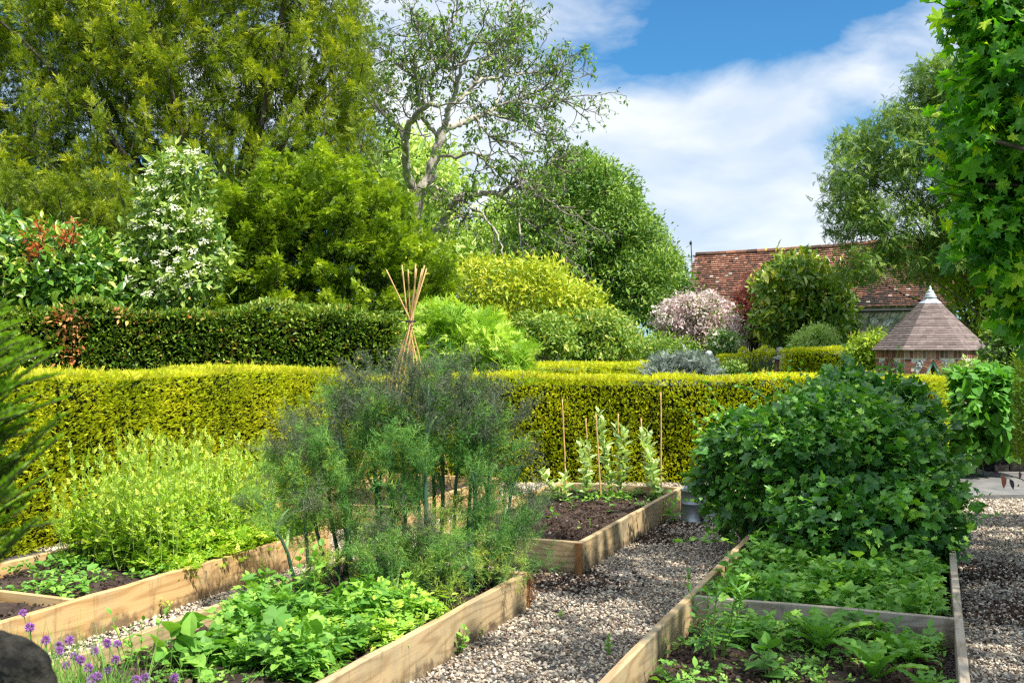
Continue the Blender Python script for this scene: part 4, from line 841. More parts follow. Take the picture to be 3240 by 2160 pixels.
def woods(ac, base, targets, rr, r0, frac=.25, sag=.1, k=7):
    base = np.array(base, float); top = np.mean(targets, 0); H = top[2] - base[2]
    hub = base + (top - base) * np.array([.35, .35, .55]); pts = curve(base, hub, 0, 6, .05, rr); ac.tube(pts, np.linspace(r0, r0 * .6, 6), 10)
    for q in targets:
        f = rr.uniform(.35, 1); s = base + (hub - base) * f; m_ = (s + q) / 2 + UP * H * .08 + rr.normal(0, .12, 3)
        t_ = np.linspace(0, 1, 8)[:, None]; pp_ = (1 - t_) ** 2 * s + 2 * t_ * (1 - t_) * m_ + t_ ** 2 * q; pp_[1:-1] += rr.normal(0, .03, (6, 3))
        ac.tube(pp_, np.linspace(r0 * rr.uniform(.25, .4), r0 * .06, 8), 5, cap=False)
def tree(name, label, cat, poly, D_, nl, rm, depth, ncl, rcl, nper, tm, size, mt, seed, base=None, holes=(), r0=.15, group=None, nb=30, bark='bark', extra=None, asp=.85, zb=0., **kw):
    rr = rngs(seed); lp = lumps_px(poly, D_, int(nl * 2.1), rm * .62, rr, depth, holes, asp); ps = np.array(poly, float)
    if extra: lp += extra
    if base is None: bx = P(ps[:, 0].mean(), 1110, D_)[0]; base = (bx, D_, zb)
    t = thing(name, label, cat, base, 0., group); lf, sm = Acc(), Acc()
    pc = crown(lf, lp, ncl, rcl, nper, tm, size, rr, **kw)
    woods(sm, base, pc[rr.integers(0, len(pc), nb)], rr, r0)
    part(sm, 'trunk', M[bark], t, True); part(lf, 'crown', M[mt], t); return t, pc, lp
YA = [(-190,-200),(700,-200),(1080,-200),(1125,-60),(1145,120),(1185,300),(1185,430),(1120,560),(1040,650),(960,700),(900,800),(760,900),(560,990),(-190,980)]
def yew(label, poly, D_, nbough, L, rad, depth, nsp, size, mt, seed, base, holes=(), aim=(0, -.35, .8), jit=.35, flat=1., r0=.3, nfill=1500, tint0=.2):
    """crown of separate tapering boughs, each a plume of short needle sprays, over a dark loose inside"""
    rr = rngs(seed); t = thing('yew_tree', label, 'tree', base); lf, sm = Acc(), Acc(); ps = np.array(poly, float); lo, hi = ps.min(0), ps.max(0); tips = []; k = 0
    ctr = P(ps[:, 0].mean(), ps[:, 1].mean(), D_); pts = []
    while len(tips) < nbough and k < nbough * 40:
        k += 1; x, y = rr.uniform(lo, hi)
        if not inpoly(x, y, poly) or any((x - a) ** 2 + (y - b) ** 2 < c ** 2 for a, b, c in holes): continue
        if any(abs(x - a) < rad / D_ * F * .55 and abs(y - b) < L / D_ * F * .30 for a, b in pts[-140:]): continue
        pts.append((x, y)); o = P(x, y, D_ + rr.uniform(-1, .8) * depth); d = nrm(np.array(aim) + rr.normal(0, jit, 3) + np.array([.55, .2, 0]) * (o - ctr) / np.abs(ps[:, 0].max() - ctr[0] + 4))
        l = L * rr.uniform(.6, 1.25); r_ = rad * rr.uniform(.7, 1.25); u = rr.random(nsp) ** .8; an = rr.uniform(0, 6.283, nsp)
        sx = nrm(np.cross(d, UP + 1e-3)); sy = np.cross(sx, d); rd = (np.cos(an)[:, None] * sx + np.sin(an)[:, None] * sy * flat)
        q = o + d * (l * (u - .5))[:, None] + rd * (r_ * (1 - u) ** .6 * rr.uniform(.35, 1.05, nsp))[:, None]; q[:, 2] -= .22 * l * (1 - u) ** 2
        bt = rr.uniform(0, .3)
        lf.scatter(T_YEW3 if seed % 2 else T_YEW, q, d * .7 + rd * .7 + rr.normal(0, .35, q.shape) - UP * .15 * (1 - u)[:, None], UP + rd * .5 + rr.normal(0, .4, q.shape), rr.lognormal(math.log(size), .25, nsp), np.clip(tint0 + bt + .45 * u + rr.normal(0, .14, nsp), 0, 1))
        sm.tube(curve(o - d * l * .65 - UP * .1 + np.array([0, .12, 0]), o + d * l * .1, 0, 4), [.012, .010, .008, .005], 4, cap=False); tips.append(o)
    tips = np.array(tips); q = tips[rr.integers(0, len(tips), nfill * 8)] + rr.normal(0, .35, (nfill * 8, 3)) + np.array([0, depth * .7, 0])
    lf.scatter(T_YEW, q, rr.normal(0, 1, q.shape), UP + rr.normal(0, .5, q.shape), size * 1.3, rr.uniform(0, .25, len(q)))  # inner sprays tinted dark, crown shade put into their colour
    woods(sm, base, tips[rr.integers(0, len(tips), 26)], rr, r0); part(sm, 'trunk', M['bark'], t, True); part(lf, 'crown', M[mt], t)
YC = [(640,700),(720,600),(790,640),(850,480),(930,560),(1010,470),(1070,560),(1130,500),(1190,600),(1240,590),(1290,660),(1330,760),(1400,800),(1440,880),(1390,960),(1290,1010),(1180,1040),(700,1080),(540,1000),(600,820)]
HL = [(245,215,22),(265,355,30),(235,400,16),(630,300,26),(745,330,22),(760,545,34),(900,330,22),(140,330,16),(480,130,16),(355,440,16),(870,395,18),(30,60,26)]
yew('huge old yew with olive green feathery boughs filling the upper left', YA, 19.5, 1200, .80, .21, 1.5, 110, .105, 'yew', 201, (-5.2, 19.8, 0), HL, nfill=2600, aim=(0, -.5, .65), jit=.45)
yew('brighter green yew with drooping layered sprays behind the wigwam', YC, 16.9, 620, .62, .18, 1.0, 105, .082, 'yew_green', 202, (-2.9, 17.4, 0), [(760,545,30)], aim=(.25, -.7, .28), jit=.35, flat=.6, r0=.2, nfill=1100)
yew('dark olive yew growing behind the laurel at the left edge', [(-200,560),(430,600),(450,760),(420,980),(-200,980)], 17.0, 190, .65, .2, .8, 110, .095, 'yew', 203, (-8.2, 17.4, 0), r0=.15, nfill=500, tint0=.05)
tree('laurel', 'glossy bright green laurel standing over the evergreen hedge at the left', 'shrub', [(-200,720),(20,680),(150,700),(260,760),(400,800),(430,900),(380,985),(-200,985)], 13.6, 26, .42, .5, 900, .09, 8, T_LEAF, .12, 'laurel', 204, r0=.06, tint=(.2,1), shell=(.7,1.05))
rr = rngs(205); lf, sm = Acc(), Acc(); b = P(170, 950, 13.3); b[2] = 0; t = thing('pieris', 'shrub with orange red young leaves poking above the laurel', 'shrub', b)
for (x, y) in [(105,730),(118,745),(95,762),(180,745),(188,765),(165,770),(235,730),(228,745),(245,748),(130,770),(120,790),(200,755),(98,790)]:
    q = P(x + rr.uniform(-22, 22), y + rr.uniform(-28, 22), 13.1); m_ = 16; lf.scatter(T_LEAF, np.repeat(q[None], m_, 0) + rr.normal(0, .035, (m_, 3)), np.stack([rr.normal(0, .8, m_), rr.normal(-.3, .6, m_), rr.normal(.2, .7, m_)], -1), rr.normal(0, 1, (m_, 3)), rr.uniform(.05, .10, m_), rr.random(m_), wide=.8)
    sm.tube(curve(P(x * .4 + 100, 960, 13.4), q, 0, 5, .02, rr), .008, 4)
part(sm, 'stems', M['bark'], t); part(lf, 'young_leaves', M['red_leaf'], t)
EL = [(505,500),(560,450),(640,470),(665,540),(640,640),(690,720),(725,800),(715,900),(640,950),(560,1015),(470,990),(410,900),(400,830),(430,740),(460,640),(480,560)]
t, pc, lp = tree('elder', 'elder bush covered in flat creamy white flower heads', 'bush', EL, 14.0, 34, .42, .45, 1100, .09, 8, T_LEAF, .10, 'elder', 206, base=(-4.3, 14.3, 0), r0=.07, tint=(.1,1), shell=(.75,1.05))
rr = rngs(207); fr = pc[(pc[:, 1] < 13.95)]; fr = fr[rr.permutation(len(fr))]; ac = Acc(); kept = []
for q in fr:
    if all(np.linalg.norm(q - o) > .17 for o in kept): kept.append(q)
for q in kept[:100]:
    m_ = 26; d = rr.normal(0, 1, (m_, 3)); nn = nrm(np.array([rr.normal(0, .3), -.7, .8])); d -= (d @ nn)[:, None] * nn; ac.scatter(T_DIA, q + nn * .13 - np.array([0, .09, 0]) + d * .024, d + rr.normal(0, .3, (m_, 3)), np.repeat(nn[None], m_, 0), .032, rr.random(m_), wide=1.8)
part(ac, 'flower_heads', M['white_fl'], t)
tree('chestnut_tree', 'pale green blossoming tree behind the gnarled half bare tree', 'tree', [(1180,470),(1260,400),(1370,430),(1440,540),(1560,590),(1640,620),(1680,740),(1640,840),(1400,880),(1180,900)], 36, 46, 1.15, 2.0, 1500, .28, 9, T_DIA, .26, 'chest_far', 208, r0=.3, holes=[(1450,640,30),(1560,640,25),(1500,730,20)], tint=(.1,1), shell=(.8,1.05))
SY = [(1560,900),(1600,760),(1650,620),(1700,560),(1760,510),(1810,480),(1870,475),(1930,520),(1990,560),(2010,640),(2070,700),(2120,770),(2150,840),(2120,920),(2070,960),(2040,1020),(1960,1010),(1900,940)]
tree('sycamore_tree', 'big rounded green tree between the gnarled tree and the barn', 'tree', SY, 30, 110, .78, 1.8, 4600, .14, 16, T_DIA, .125, 'sycamore_far', 209, base=(2.6, 30.3, 0), r0=.35, nb=50, out=.5, upb=.9, tint=(.05,.95), shell=(.8,1.05), fl=.6, holes=[(1880,900,18)], inside=.85)
tree('ash_tree', 'small darker tree filling the gap beside the barn gable', 'tree', [(2040,900),(2070,840),(2130,825),(2170,850),(2170,930),(2110,960),(2090,1040),(2030,1040)], 33, 16, .6, .7, 420, .16, 9, T_DIA, .15, 'sycamore_far', 210, r0=.1, tint=(.0,.6))
tree('golden_tree', 'vivid golden yellow leaved small tree', 'tree', [(1430,920),(1440,850),(1510,810),(1570,830),(1640,800),(1700,825),(1760,820),(1800,880),(1860,890),(1880,950),(1930,1000),(1870,1070),(1700,1100),(1500,1080),(1420,1000)], 21, 60, .50, .9, 1900, .12, 9, T_DIA, .115, 'golden', 211, r0=.09, out=.6, upb=.8, tint=(.1,1), fl=.5, shell=(.75,1.05))
tree('tree_peony', 'fresh green deeply cut leaved shrub beside the wigwam canes', 'shrub', [(1300,1030),(1340,985),(1400,990),(1480,1000),(1560,1015),(1620,1060),(1670,1120),(1690,1190),(1320,1200),(1290,1110)], 14.9, 36, .30, .5, 800, .08, 7, T_YEW2, .17, 'peony', 212, r0=.04, out=.5, upb=.4, tint=(.1,1), wide=1.7, shell=(.8,1.1))
tree('dogwood', 'small pale stemmed tree with green leaves right of the peony shrub', 'small tree', [(1640,1010),(1700,990),(1780,1000),(1820,1050),(1800,1110),(1760,1130),(1690,1110),(1650,1080)], 18.5, 16, .25, .4, 420, .09, 7, T_LEAF, .09, 'cornus', 213, base=(.62, 18.5, 0), r0=.045, bark='bark_pale', tint=(.2,.8))
tree('viburnum', 'tiered viburnum shrub with horizontal green and bronze layers', 'shrub', [(1770,1010),(1830,975),(1930,965),(1990,1010),(2030,1070),(2060,1105),(1990,1140),(1790,1150),(1760,1080)], 20, 34, .34, .6, 900, .10, 9, T_LEAF, .085, 'cornus', 214, r0=.05, out=.8, upb=1., fl=.35, asp=.4, tint=(.1,1), shell=(.8,1.05))
tree('low_shrub', 'loose grey green shrub in front of the pale pink blossom', 'shrub', [(1960,1120),(2000,1080),(2100,1060),(2190,1080),(2230,1110),(2200,1150),(1980,1160)], 23, 16, .3, .4, 500, .09, 8, T_DIA, .08, 'cornus', 215, r0=.03, tint=(.1,.7))
tree('rosemary', 'blue grey feathery bush rising just above the bean bed hedge', 'bush', [(2000,1190),(2060,1150),(2130,1125),(2200,1130),(2250,1150),(2280,1190),(2280,1215),(2000,1215)], 14.6, 24, .17, .35, 800, .05, 8, T_YEW2, .085, 'grey_bush', 216, r0=.02, out=.6, tint=(.0,1), wide=.7)
PK = [(2065,1040),(2090,980),(2140,940),(2200,925),(2260,935),(2310,970),(2340,1020),(2350,1070),(2320,1110),(2200,1120),(2090,1110)]
t, pc, lp = tree('beauty_bush', 'arching shrub smothered in pale pink blossom before the barn', 'shrub', PK, 27, 36, .42, .7, 500, .13, 7, T_DIA, .09, 'cornus', 217, r0=.05, tint=(0,.5), shell=(.7,.95))
rr = rngs(218); ac = Acc(); crown(ac, lp, 1300, .09, 10, T_DIA, .075, rr, .6, .6, tint=(.1,1), shell=(.92,1.1), wide=1.8); part(ac, 'blossom', M['pink_fl'], t)
t, pc, lp = tree('white_rose', 'small bush dotted with white flowers under the pink blossom', 'bush', [(2230,1060),(2290,1040),(2330,1060),(2340,1130),(2260,1150)], 25.6, 9, .25, .3, 260, .08, 7, T_DIA, .09, 'sycamore_far', 219, r0=.03, tint=(0,.6))
ac = Acc(); crown(ac, lp, 110, .02, 5, T_DIA, .06, rr, .6, .6, tint=(.5,1), shell=(1.0,1.12), wide=2.); part(ac, 'blossom', M['white_fl'], t)
tree('japanese_maple', 'dark red leaved Japanese maple against the tiled roof', 'small tree', [(2325,960),(2350,890),(2375,870),(2420,930),(2440,1000),(2430,1060),(2380,1090),(2335,1060)], 28, 17, .34, .4, 480, .10, 8, T_YEW2, .12, 'maple_red', 220, base=(6.35, 28, 0), r0=.06, tint=(0,.9))
tree('magnolia', 'dense rounded magnolia with large leathery yellow green leaves before the barn', 'tree', [(2400,930),(2410,870),(2450,830),(2490,800),(2550,800),(2610,830),(2650,860),(2700,900),(2690,980),(2700,1060),(2660,1095),(2420,1095),(2390,1010)], 26.3, 55, .46, .8, 900, .12, 8, T_LEAF, .185, 'magnolia', 221, r0=.12, out=.6, upb=.5, tint=(.05,1), wide=.9, shell=(.8,1.05), rnd=.7, inside=.85)
tree('willow_shrub', 'soft pale green willowy shrub over the square hedge', 'shrub', [(2505,1080),(2540,1045),(2600,1030),(2650,1060),(2660,1110),(2510,1125)], 23.9, 14, .24, .35, 500, .07, 9, T_DIA, .07, 'pale_shrub', 222, r0=.03, tint=(.2,1))
tree('vine', 'lime green climbing plant left of the well house', 'climber', [(2670,1110),(2720,1070),(2770,1055),(2815,1040),(2820,1065),(2790,1080),(2780,1120),(2790,1180),(2740,1185),(2700,1120)], 21.3, 22, .22, .3, 480, .09, 7, T_LEAF, .085, 'golden', 223, r0=.02, tint=(.0,.4))
rr = rngs(224); b = P(2400, 1110, 25); b[2] = 0; t = thing('euphorbia', 'euphorbia clump with upright acid yellow domed heads behind the iron gate', 'plant', b); sm = Acc(); hd = []; lf = Acc()
for (x, y) in [(910,390),(1275,360),(1390,410),(1010,460),(1120,440),(1200,410),(870,480),(1240,460),(1190,470),(810,520),(975,530),(1060,560),(1190,530),(1330,450),(925,420),(1280,385),(1395,445),(845,500),(1310,470)]:
    q = P(2180 + x / 5.345, 1040 + y / 5.345, 24.3 + rr.uniform(-.2, .2)); e = q.copy(); e[2] = .1; e[0] += rr.normal(0, .1); sm.tube(curve(e, q, 0, 5, .02, rr), .012, 5)
    ac = Acc(); d = nrm(rr.normal(0, 1, (70, 3)) + UP * .4); ac.scatter(T_DIA, q + d * np.array([.075, .075, .08]), d + rr.normal(0, .3, d.shape), UP + d, .055, rr.random(70), wide=2.); hd.append(ac)
crown(lf, [(*P(2400, 1190, 25), .6, .3, .28), (*P(2350, 1190, 25), .4, .3, .28)], 300, .07, 8, T_NARROW, .13, rr, .6, .3, tint=(0, .8))
part(sm, 'stems', M['greenstem'], t); part(lf, 'foliage', M['elder'], t)
for ac in hd: part(ac, 'flower_head', M['euph'], t)
tree('rose_bush', 'low bush with a few white roses between the stone balls', 'bush', [(2285,1170),(2300,1145),(2335,1145),(2350,1175),(2345,1205),(2285,1205)], 23.2, 8, .18, .25, 200, .07, 7, T_DIA, .08, 'elder', 225, r0=.02, tint=(0,.8))
tree('background_tree', 'bright green trees seen beyond the well house roof', 'tree', [(2935,760),(3050,700),(3300,640),(3300,1130),(3110,1150),(3080,1010),(3010,930),(2960,860)], 25, 48, .8, 1.2, 1300, .2, 9, T_DIA, .17, 'golden', 226, r0=.2, tint=(.0,.35), shell=(.75,1.05))
tree('holly', 'dark grey green shrub right of the well house', 'shrub', [(3130,1100),(3150,1030),(3190,980),(3300,930),(3300,1260),(3110,1240),(3100,1160)], 16.5, 30, .34, .6, 1000, .09, 8, T_LEAF, .09, 'mixed', 227, r0=.05, tint=(.0,.6))
tree('background_shrub', 'rounded shrub below the arch at the right of the well house', 'shrub', [(2985,1200),(3020,1160),(3080,1150),(3140,1170),(3150,1240),(3000,1250)], 14.2, 12, .2, .3, 350, .06, 8, T_DIA, .07, 'elder', 228, r0=.02, tint=(.0,.8))
# airy tree above the barn
RB = [(2600,690),(2620,560),(2640,430),(2700,385),(2780,360),(2845,320),(2855,270),(2930,170),(3040,160),(3200,200),(3300,300),(3300,800),(3050,860),(2900,905),(2790,860),(2680,905),(2650,800)]
tree('robinia_tree', 'airy feathery leaved tree hanging over the barn roof', 'tree', RB, 23, 120, .50, 1.3, 4000, .13, 9, T_PINN, .13, 'robinia', 229, base=(12.3, 24.5, 0), r0=.10, nb=34, holes=[(2790,600,14),(2850,650,12)],
     out=.4, upb=.8, droop=.25, tint=(.05,1), shell=(.7,1.05), fl=.55, wide=.8)
# shading sycamore at the right; its low boughs hang into the picture
rr = rngs(230); ex = [(5.1,4.0,5.6,1.4,1.5,1.1),(4.2,2.6,5.8,.9,1.1,.7),(6.4,4.6,5.6,1.6,1.6,1.8),(4.0,4.2,6.6,.8,.9,.6),(5.6,2.2,5.4,1.3,1.3,1.2),(5.2,6.4,5.4,1.1,1.2,1.3)]
NB = [(3000,-60),(3120,-60),(3400,-60),(3450,1000),(3400,1130),(3290,1090),(3210,960),(3190,900),(3080,820),(3050,700),(3010,610),(3030,540),(3040,430),(3000,370),(3050,260),(3030,150),(3050,60)]
tn = thing('sycamore_tree', 'near sycamore with big dark lobed leaves hanging down the right edge', 'tree', (5.6, 6.3, 0)); lf, sm = Acc(), Acc()
lp = lumps_px(NB, 7.4, 90, .19, rr, .45)
pc = crown(lf, lp, 1150, .08, 8, T_MAPLE, .09, rr, .55, .45, .45, tint=(.05,.85), shell=(.75,1.1), rnd=.5)
pc4 = crown(lf, lp, 170, .07, 3, T_MAPLE, .09, rr, .6, .45, .3, tint=(.85,1.), shell=(1.0,1.15))
pc2 = crown(lf, ex, 700, .16, 6, T_MAPLE, .17, rr, .4, .8, .2, tint=(.05,.8), shell=(.5,1.05), inside=.3)
woods(sm, (5.6, 6.3, 0), np.concatenate([pc[rr.integers(0, len(pc), 26)], pc2[rr.integers(0, len(pc2), 40)]]), rr, .2)
for (x, y, x2, y2) in [(3180,640,2945,620),(3180,690,2950,560),(3160,880,3010,830),(3120,60,2935,10),(3160,300,2975,255),(3150,430,2940,370)]:
    a, b = P(x, y, 7.3), P(x2, y2, 7.0); leafy(sm, lf, a, b, 9, T_MAPLE, .14, rr, .007, .2, .0, sag=.03, tint=(.2, .95), taper=.35)
part(sm, 'trunk', M['bark'], tn, True); part(lf, 'crown', M['syc_near'], tn)

# gnarled half bare tree in the middle
rr = rngs(240); TD = 24.0
def C2(x, y): x = x if x < 700 else 700 + (x - 700) * .84; return (1100 + x / 1.742, y / 1.742)
tn = thing('sweet_chestnut', 'gnarled old tree with twisting pale limbs and sparse young leaves', 'tree', (*P(1290, 1110, TD)[:2], 0)); sm, lf = Acc(), Acc(); tw = Acc()
limbs = [([(330,1750),(350,1400),(375,1150),(400,1060),(462,965),(478,860),(500,780),(535,700)], 40, 24, 0), ([(535,710),(600,690),(700,652),(780,625),(840,590),(905,612),(990,645)], 21, 9, .6),
    ([(530,710),(545,640),(560,590),(600,500),(625,380),(655,290),(720,200)], 19, 5, -.5), ([(560,590),(640,540),(700,460),(740,350),(820,270),(880,180),(930,60),(950,-20)], 12, 3, .8),
    ([(490,745),(430,680),(410,620),(385,520),(375,420),(365,345)], 13, 8, -.8), ([(370,1060),(325,950),(318,850),(322,760),(335,680),(380,630),(450,575),(500,580)], 26, 12, -1.), ([(465,570),(450,500),(458,430),(490,370),(560,385),(650,340),(760,330)], 10, 4, -.6),
    ([(318,800),(300,720),(240,670),(170,600),(140,540),(150,480),(100,420),(85,300),(110,150),(90,0)], 15, 5, 1.), ([(380,1400),(470,1300),(530,1220),(560,1150),(600,1090),(700,1070),(800,1060),(880,1080),(950,1010),(1010,985)], 28, 8, -.6),
    ([(840,590),(868,500),(850,420),(900,330),(940,220)], 8, 3, .5), ([(500,860),(600,870),(700,830),(800,915),(900,950),(1000,1000),(1150,1080),(1250,1150)], 9, 3, -.9), ([(780,625),(860,640),(960,670),(1040,690),(1120,740),(1230,820)], 8, 3, .4),
    ([(600,500),(560,400),(520,300),(560,200),(600,90)], 8, 2.5, 0), ([(700,460),(820,430),(960,410),(1080,400),(1200,410),(1290,380)], 9, 3, .7), ([(990,500),(1080,520),(1180,490),(1300,430)], 6, 2.5, .9), ([(840,590),(940,560),(1060,570),(1160,600),(1270,560)], 8, 3, -.2),
    ([(740,350),(850,330),(940,250),(1000,170),(1080,140)], 7, 2.5, 1.2), ([(390,1050),(470,1020),(560,1070),(700,1150),(840,1260),(900,1400),(880,1520)], 8, 3, -1.), ([(880,1080),(980,1180),(1100,1260),(1250,1330),(1300,1420)], 8, 3, -.7), ([(700,650),(760,720),(880,800),(980,900),(1060,1050),(1200,1180)], 7, 2.5, -.5),
    ([(375,420),(300,380),(230,330),(180,260)], 5, 2, -.8), ([(490,370),(440,280),(400,200),(380,160)], 5, 2, -.4), ([(240,670),(200,560),(230,480),(300,450)], 5, 2, 1.2), ([(1010,985),(1110,960),(1200,900),(1250,880)], 6, 2.5, -.5), ([(950,1010),(1010,1120),(980,1260),(1020,1400),(1000,1500)], 6, 2.5, -.9)]
S_ = 1 / 1.742
def twig(p, d, ln, r_, lvl):
    n = 6; pts = [p]; dd = d.copy()
    for i in range(n):
        dd = nrm(dd + rr.normal(0, .28, 3) + UP * .04); pts.append(pts[-1] + dd * ln / n)
    pts = np.array(pts); tw.tube(pts, np.linspace(r_, r_ * .45, n + 1), 4, cap=False)
    if lvl == 0:
        m_ = 2 + int(rr.random() * 3)
        c = pts[-1]; k = m_ + 1; lf.scatter(T_DIA, np.repeat(c[None], k, 0) + rr.normal(0, .03, (k, 3)), rr.normal(0, 1, (k, 3)) - UP * .5, UP + rr.normal(0, .4, (k, 3)), rr.uniform(.09, .15, k), rr.random(k), wide=1.1)
        if rr.random() < .35: c = pts[3]; k = 2; lf.scatter(T_DIA, np.repeat(c[None], k, 0), rr.normal(0, 1, (k, 3)) - UP * .4, UP + rr.normal(0, .4, (k, 3)), rr.uniform(.08, .15, k), rr.random(k))
        return
    for i in range(3 if lvl > 1 else 3):
        j = rr.integers(2, n + 1); twig(pts[j], nrm(dd + rr.normal(0, .65, 3)), ln * rr.uniform(.45, .75), r_ * .6, lvl - 1)
cen = P(*C2(560, 800), TD)
for li, (lb, w0, w1, dz) in enumerate(limbs):
    n = len(lb); pts = []
    for i, (x, y) in enumerate(lb): pts.append(P(*C2(x, y), TD + dz * (i / (n - 1)) * (2.0 if li else .2)))
    pts = np.array(pts); t0 = np.linspace(0, n - 1, n * 4); pf = np.stack([np.interp(t0, np.arange(n), pts[:, j]) for j in range(3)], -1)
    for _ in range(3): pf[1:-1] = (pf[:-2] + pf[1:-1] * 2 + pf[2:]) / 4
    pf += rr.normal(0, .018, pf.shape); rad = np.linspace(w0, w1, len(pf)) * S_ / F * TD * rr.uniform(.88, 1.15, len(pf)); sm.tube(pf, rad, 9)
    if li == 0: continue
    m_ = int(len(pf) * (.50 if w0 < 15 else .28))
    for q in range(m_):
        i = rr.integers(int(len(pf) * (.25 if w0 > 15 else .1)), len(pf)); d = nrm(nrm(pf[i] - cen) * .7 + nrm(pf[min(i + 1, len(pf) - 1)] - pf[i - 1]) * .6 + rr.normal(0, .6, 3)); twig(pf[i], d, rr.uniform(.4, .9), rr.uniform(.014, .024), 2)
    twig(pf[-1], nrm(pf[-1] - pf[-4]), .9, .016, 2)
a_ = np.linspace(0, 6.283, 12); k_ = P(*C2(527, 1245), TD - .75); sm.lathe([(.07, -.03), (.10, 0), (.085, .03), (.05, .035)], k_, 12)
part(sm, 'trunk', M['bark_pale'], tn, True); part(tw, 'twigs', M['bark_mid'], tn); part(lf, 'crown', M['chest'], tn)

# ------------------------------------------------------------------ barn
dirb = np.array([.94, -.35, 0]); dirb /= np.linalg.norm(dirb); nb_ = np.array([-dirb[1] * -1, 0, 0]); nb_ = np.array([dirb[1], -dirb[0], 0])   # outward, towards the garden
Rg = P(2675, 771, 34.); s0, s1 = -4.75, 3.3
def ridge(s): return np.array([Rg[0], Rg[1], 0]) + dirb * s + UP * (Rg[2] + .14 - .045 * (s1 - s) - .018 * np.sin((s - s0) / (s1 - s0) * math.pi) * 8 * .5)
EZ = P(2669, 969, 32.0)[2]; RUN = 2.1
def roofp(s, f, lift=0.):
    a = ridge(s); e = a + nb_ * RUN; e[2] = EZ + .02 * math.sin(s * 1.3) - .012 * (s1 - s); p = a + (e - a) * f; p[2] -= .10 * math.sin(f * math.pi); n_ = nrm(nb_ * (a[2] - e[2]) + UP * RUN); return p + n_ * lift
rr = rngs(250); bt = thing('barn', 'old stone barn with a sagging lichened red clay tile roof', 'barn', ridge((s0 + s1) / 2) * np.array([1, 1, 0]))
ac = Acc(); nr = 30
for j in range(nr):
    f0, f1 = j / nr, (j + 1.25) / nr; s = s0 + rr.uniform(-.08, 0)
    while s < s1:
        w_ = .12; l = rr.uniform(0, .012); e0, e1 = min(f1, 1.02), f0
        V = [roofp(s, e1, .0), roofp(s + w_ - .008, e1, .0), roofp(s + w_ - .008, e0, .035 + l), roofp(s, e0, .035 + l), roofp(s, e0, .012 + l), roofp(s + w_ - .008, e0, .012 + l)]
        tone = rr.normal(.55, .17) + .12 * math.sin(s * 1.1 + j * .15) - (.22 if s > .5 else 0) * (1 + .4 * math.sin(s * 3)) - .25 * (s < s0 + .5) - .2 * (j > nr - 6) * (s > -1)  # tree shade put into the tile tone: right part darkened
        if rr.random() < .02: tone = .95
        ac.add(V, [3,2,1,0, 4,5,2,3], [4, 4], np.clip(tone, 0, 1)); s += w_
rf = part(ac, 'roof', M['tile'], bt)
ac = Acc()
for i in range(24):
    a, b = s0 + (s1 - s0) * i / 24, s0 + (s1 - s0) * (i + .97) / 24; ac.tube([ridge(a) + UP * .02, ridge(b) + UP * (.02 + rr.uniform(-.01, .012))], .085, 8, rr.uniform(.1, .7))
q = part(ac, 'ridge_tiles', M['tile'], bt)
ac = Acc(); fr = lambda s, z: (ridge(s) * np.array([1, 1, 0]) + nb_ * (RUN - .18)) + UP * z; bk = lambda s, z: (ridge(s) * np.array([1, 1, 0]) - nb_ * (RUN - .18)) + UP * z
wa, wb = s0 + .12, s1 - .12; w0_, w1_, wz0, wz1 = .02, .42, .9, 2.35
for (a, b, za, zb) in ((wa, w0_, 0, EZ + .03), (w1_, wb, 0, EZ + .03), (w0_, w1_, 0, wz0), (w0_, w1_, wz1, EZ + .03)): ac.add([fr(a, za), fr(b, za), fr(b, zb), fr(a, zb)], [0,1,2,3], [4])
ac.add([bk(wa, 0), bk(wb, 0), bk(wb, EZ), bk(wa, EZ)], [3,2,1,0], [4])
for s in (wa, wb): ac.add([fr(s, 0), fr(s, EZ), ridge(s) - UP * .12, bk(s, EZ), bk(s, 0)], [0,1,2,3,4], [5])
part(ac, 'wall', M['rubble'], bt)
ac = Acc(); ac.add([ridge(s0), ridge(s1), ridge(s1) - nb_ * RUN - UP * 2.0, ridge(s0) - nb_ * RUN - UP * 2.0], [0,1,2,3], [4], .4); part(ac, 'rear_roof', M['tile'], bt)
ac = Acc(); g0, g1 = roofp(-.6, 1.03) - UP * .04, roofp(s1, 1.03) - UP * .05; ac.tube([roofp(s0, 1.03) - UP * .04, g0, g1], .05, 8); part(ac, 'gutter', M['iron'], bt)
ac = Acc()
for (a, b, za, zb) in ((w0_, w0_ + .05, wz0, wz1), (w1_ - .05, w1_, wz0, wz1), (w0_ + .05, w1_ - .05, wz1 - .05, wz1), (w0_ + .05, w1_ - .05, wz0, wz0 + .05), (w0_ + .185, w0_ + .215, wz0 + .05, wz1 - .05)):
    p0, p1 = fr(a, za) - nb_ * .06, fr(b, za) - nb_ * .06; o_ = -nb_ * .05
    ac.add([p0, p1, p1 + o_, p0 + o_] + [v + UP * (zb - za) for v in (p0, p1, p1 + o_, p0 + o_)], [3,2,1,0, 4,5,6,7, 0,1,5,4, 1,2,6,5, 2,3,7,6, 3,0,4,7], [4]*6)
wn = part(ac, 'window', M['turq'], bt)
ac = Acc(); ac.add([fr(w0_ + .04, wz0 + .04) - nb_ * .09, fr(w1_ - .04, wz0 + .04) - nb_ * .09, fr(w1_ - .04, wz1 - .04) - nb_ * .09, fr(w0_ + .04, wz1 - .04) - nb_ * .09], [0,1,2,3], [4]); ac.V = [v - np.array(bt.location) for v in ac.V]; ac.build('pane', M['dark'], wn)
ac = Acc(); rr2 = rngs(9)
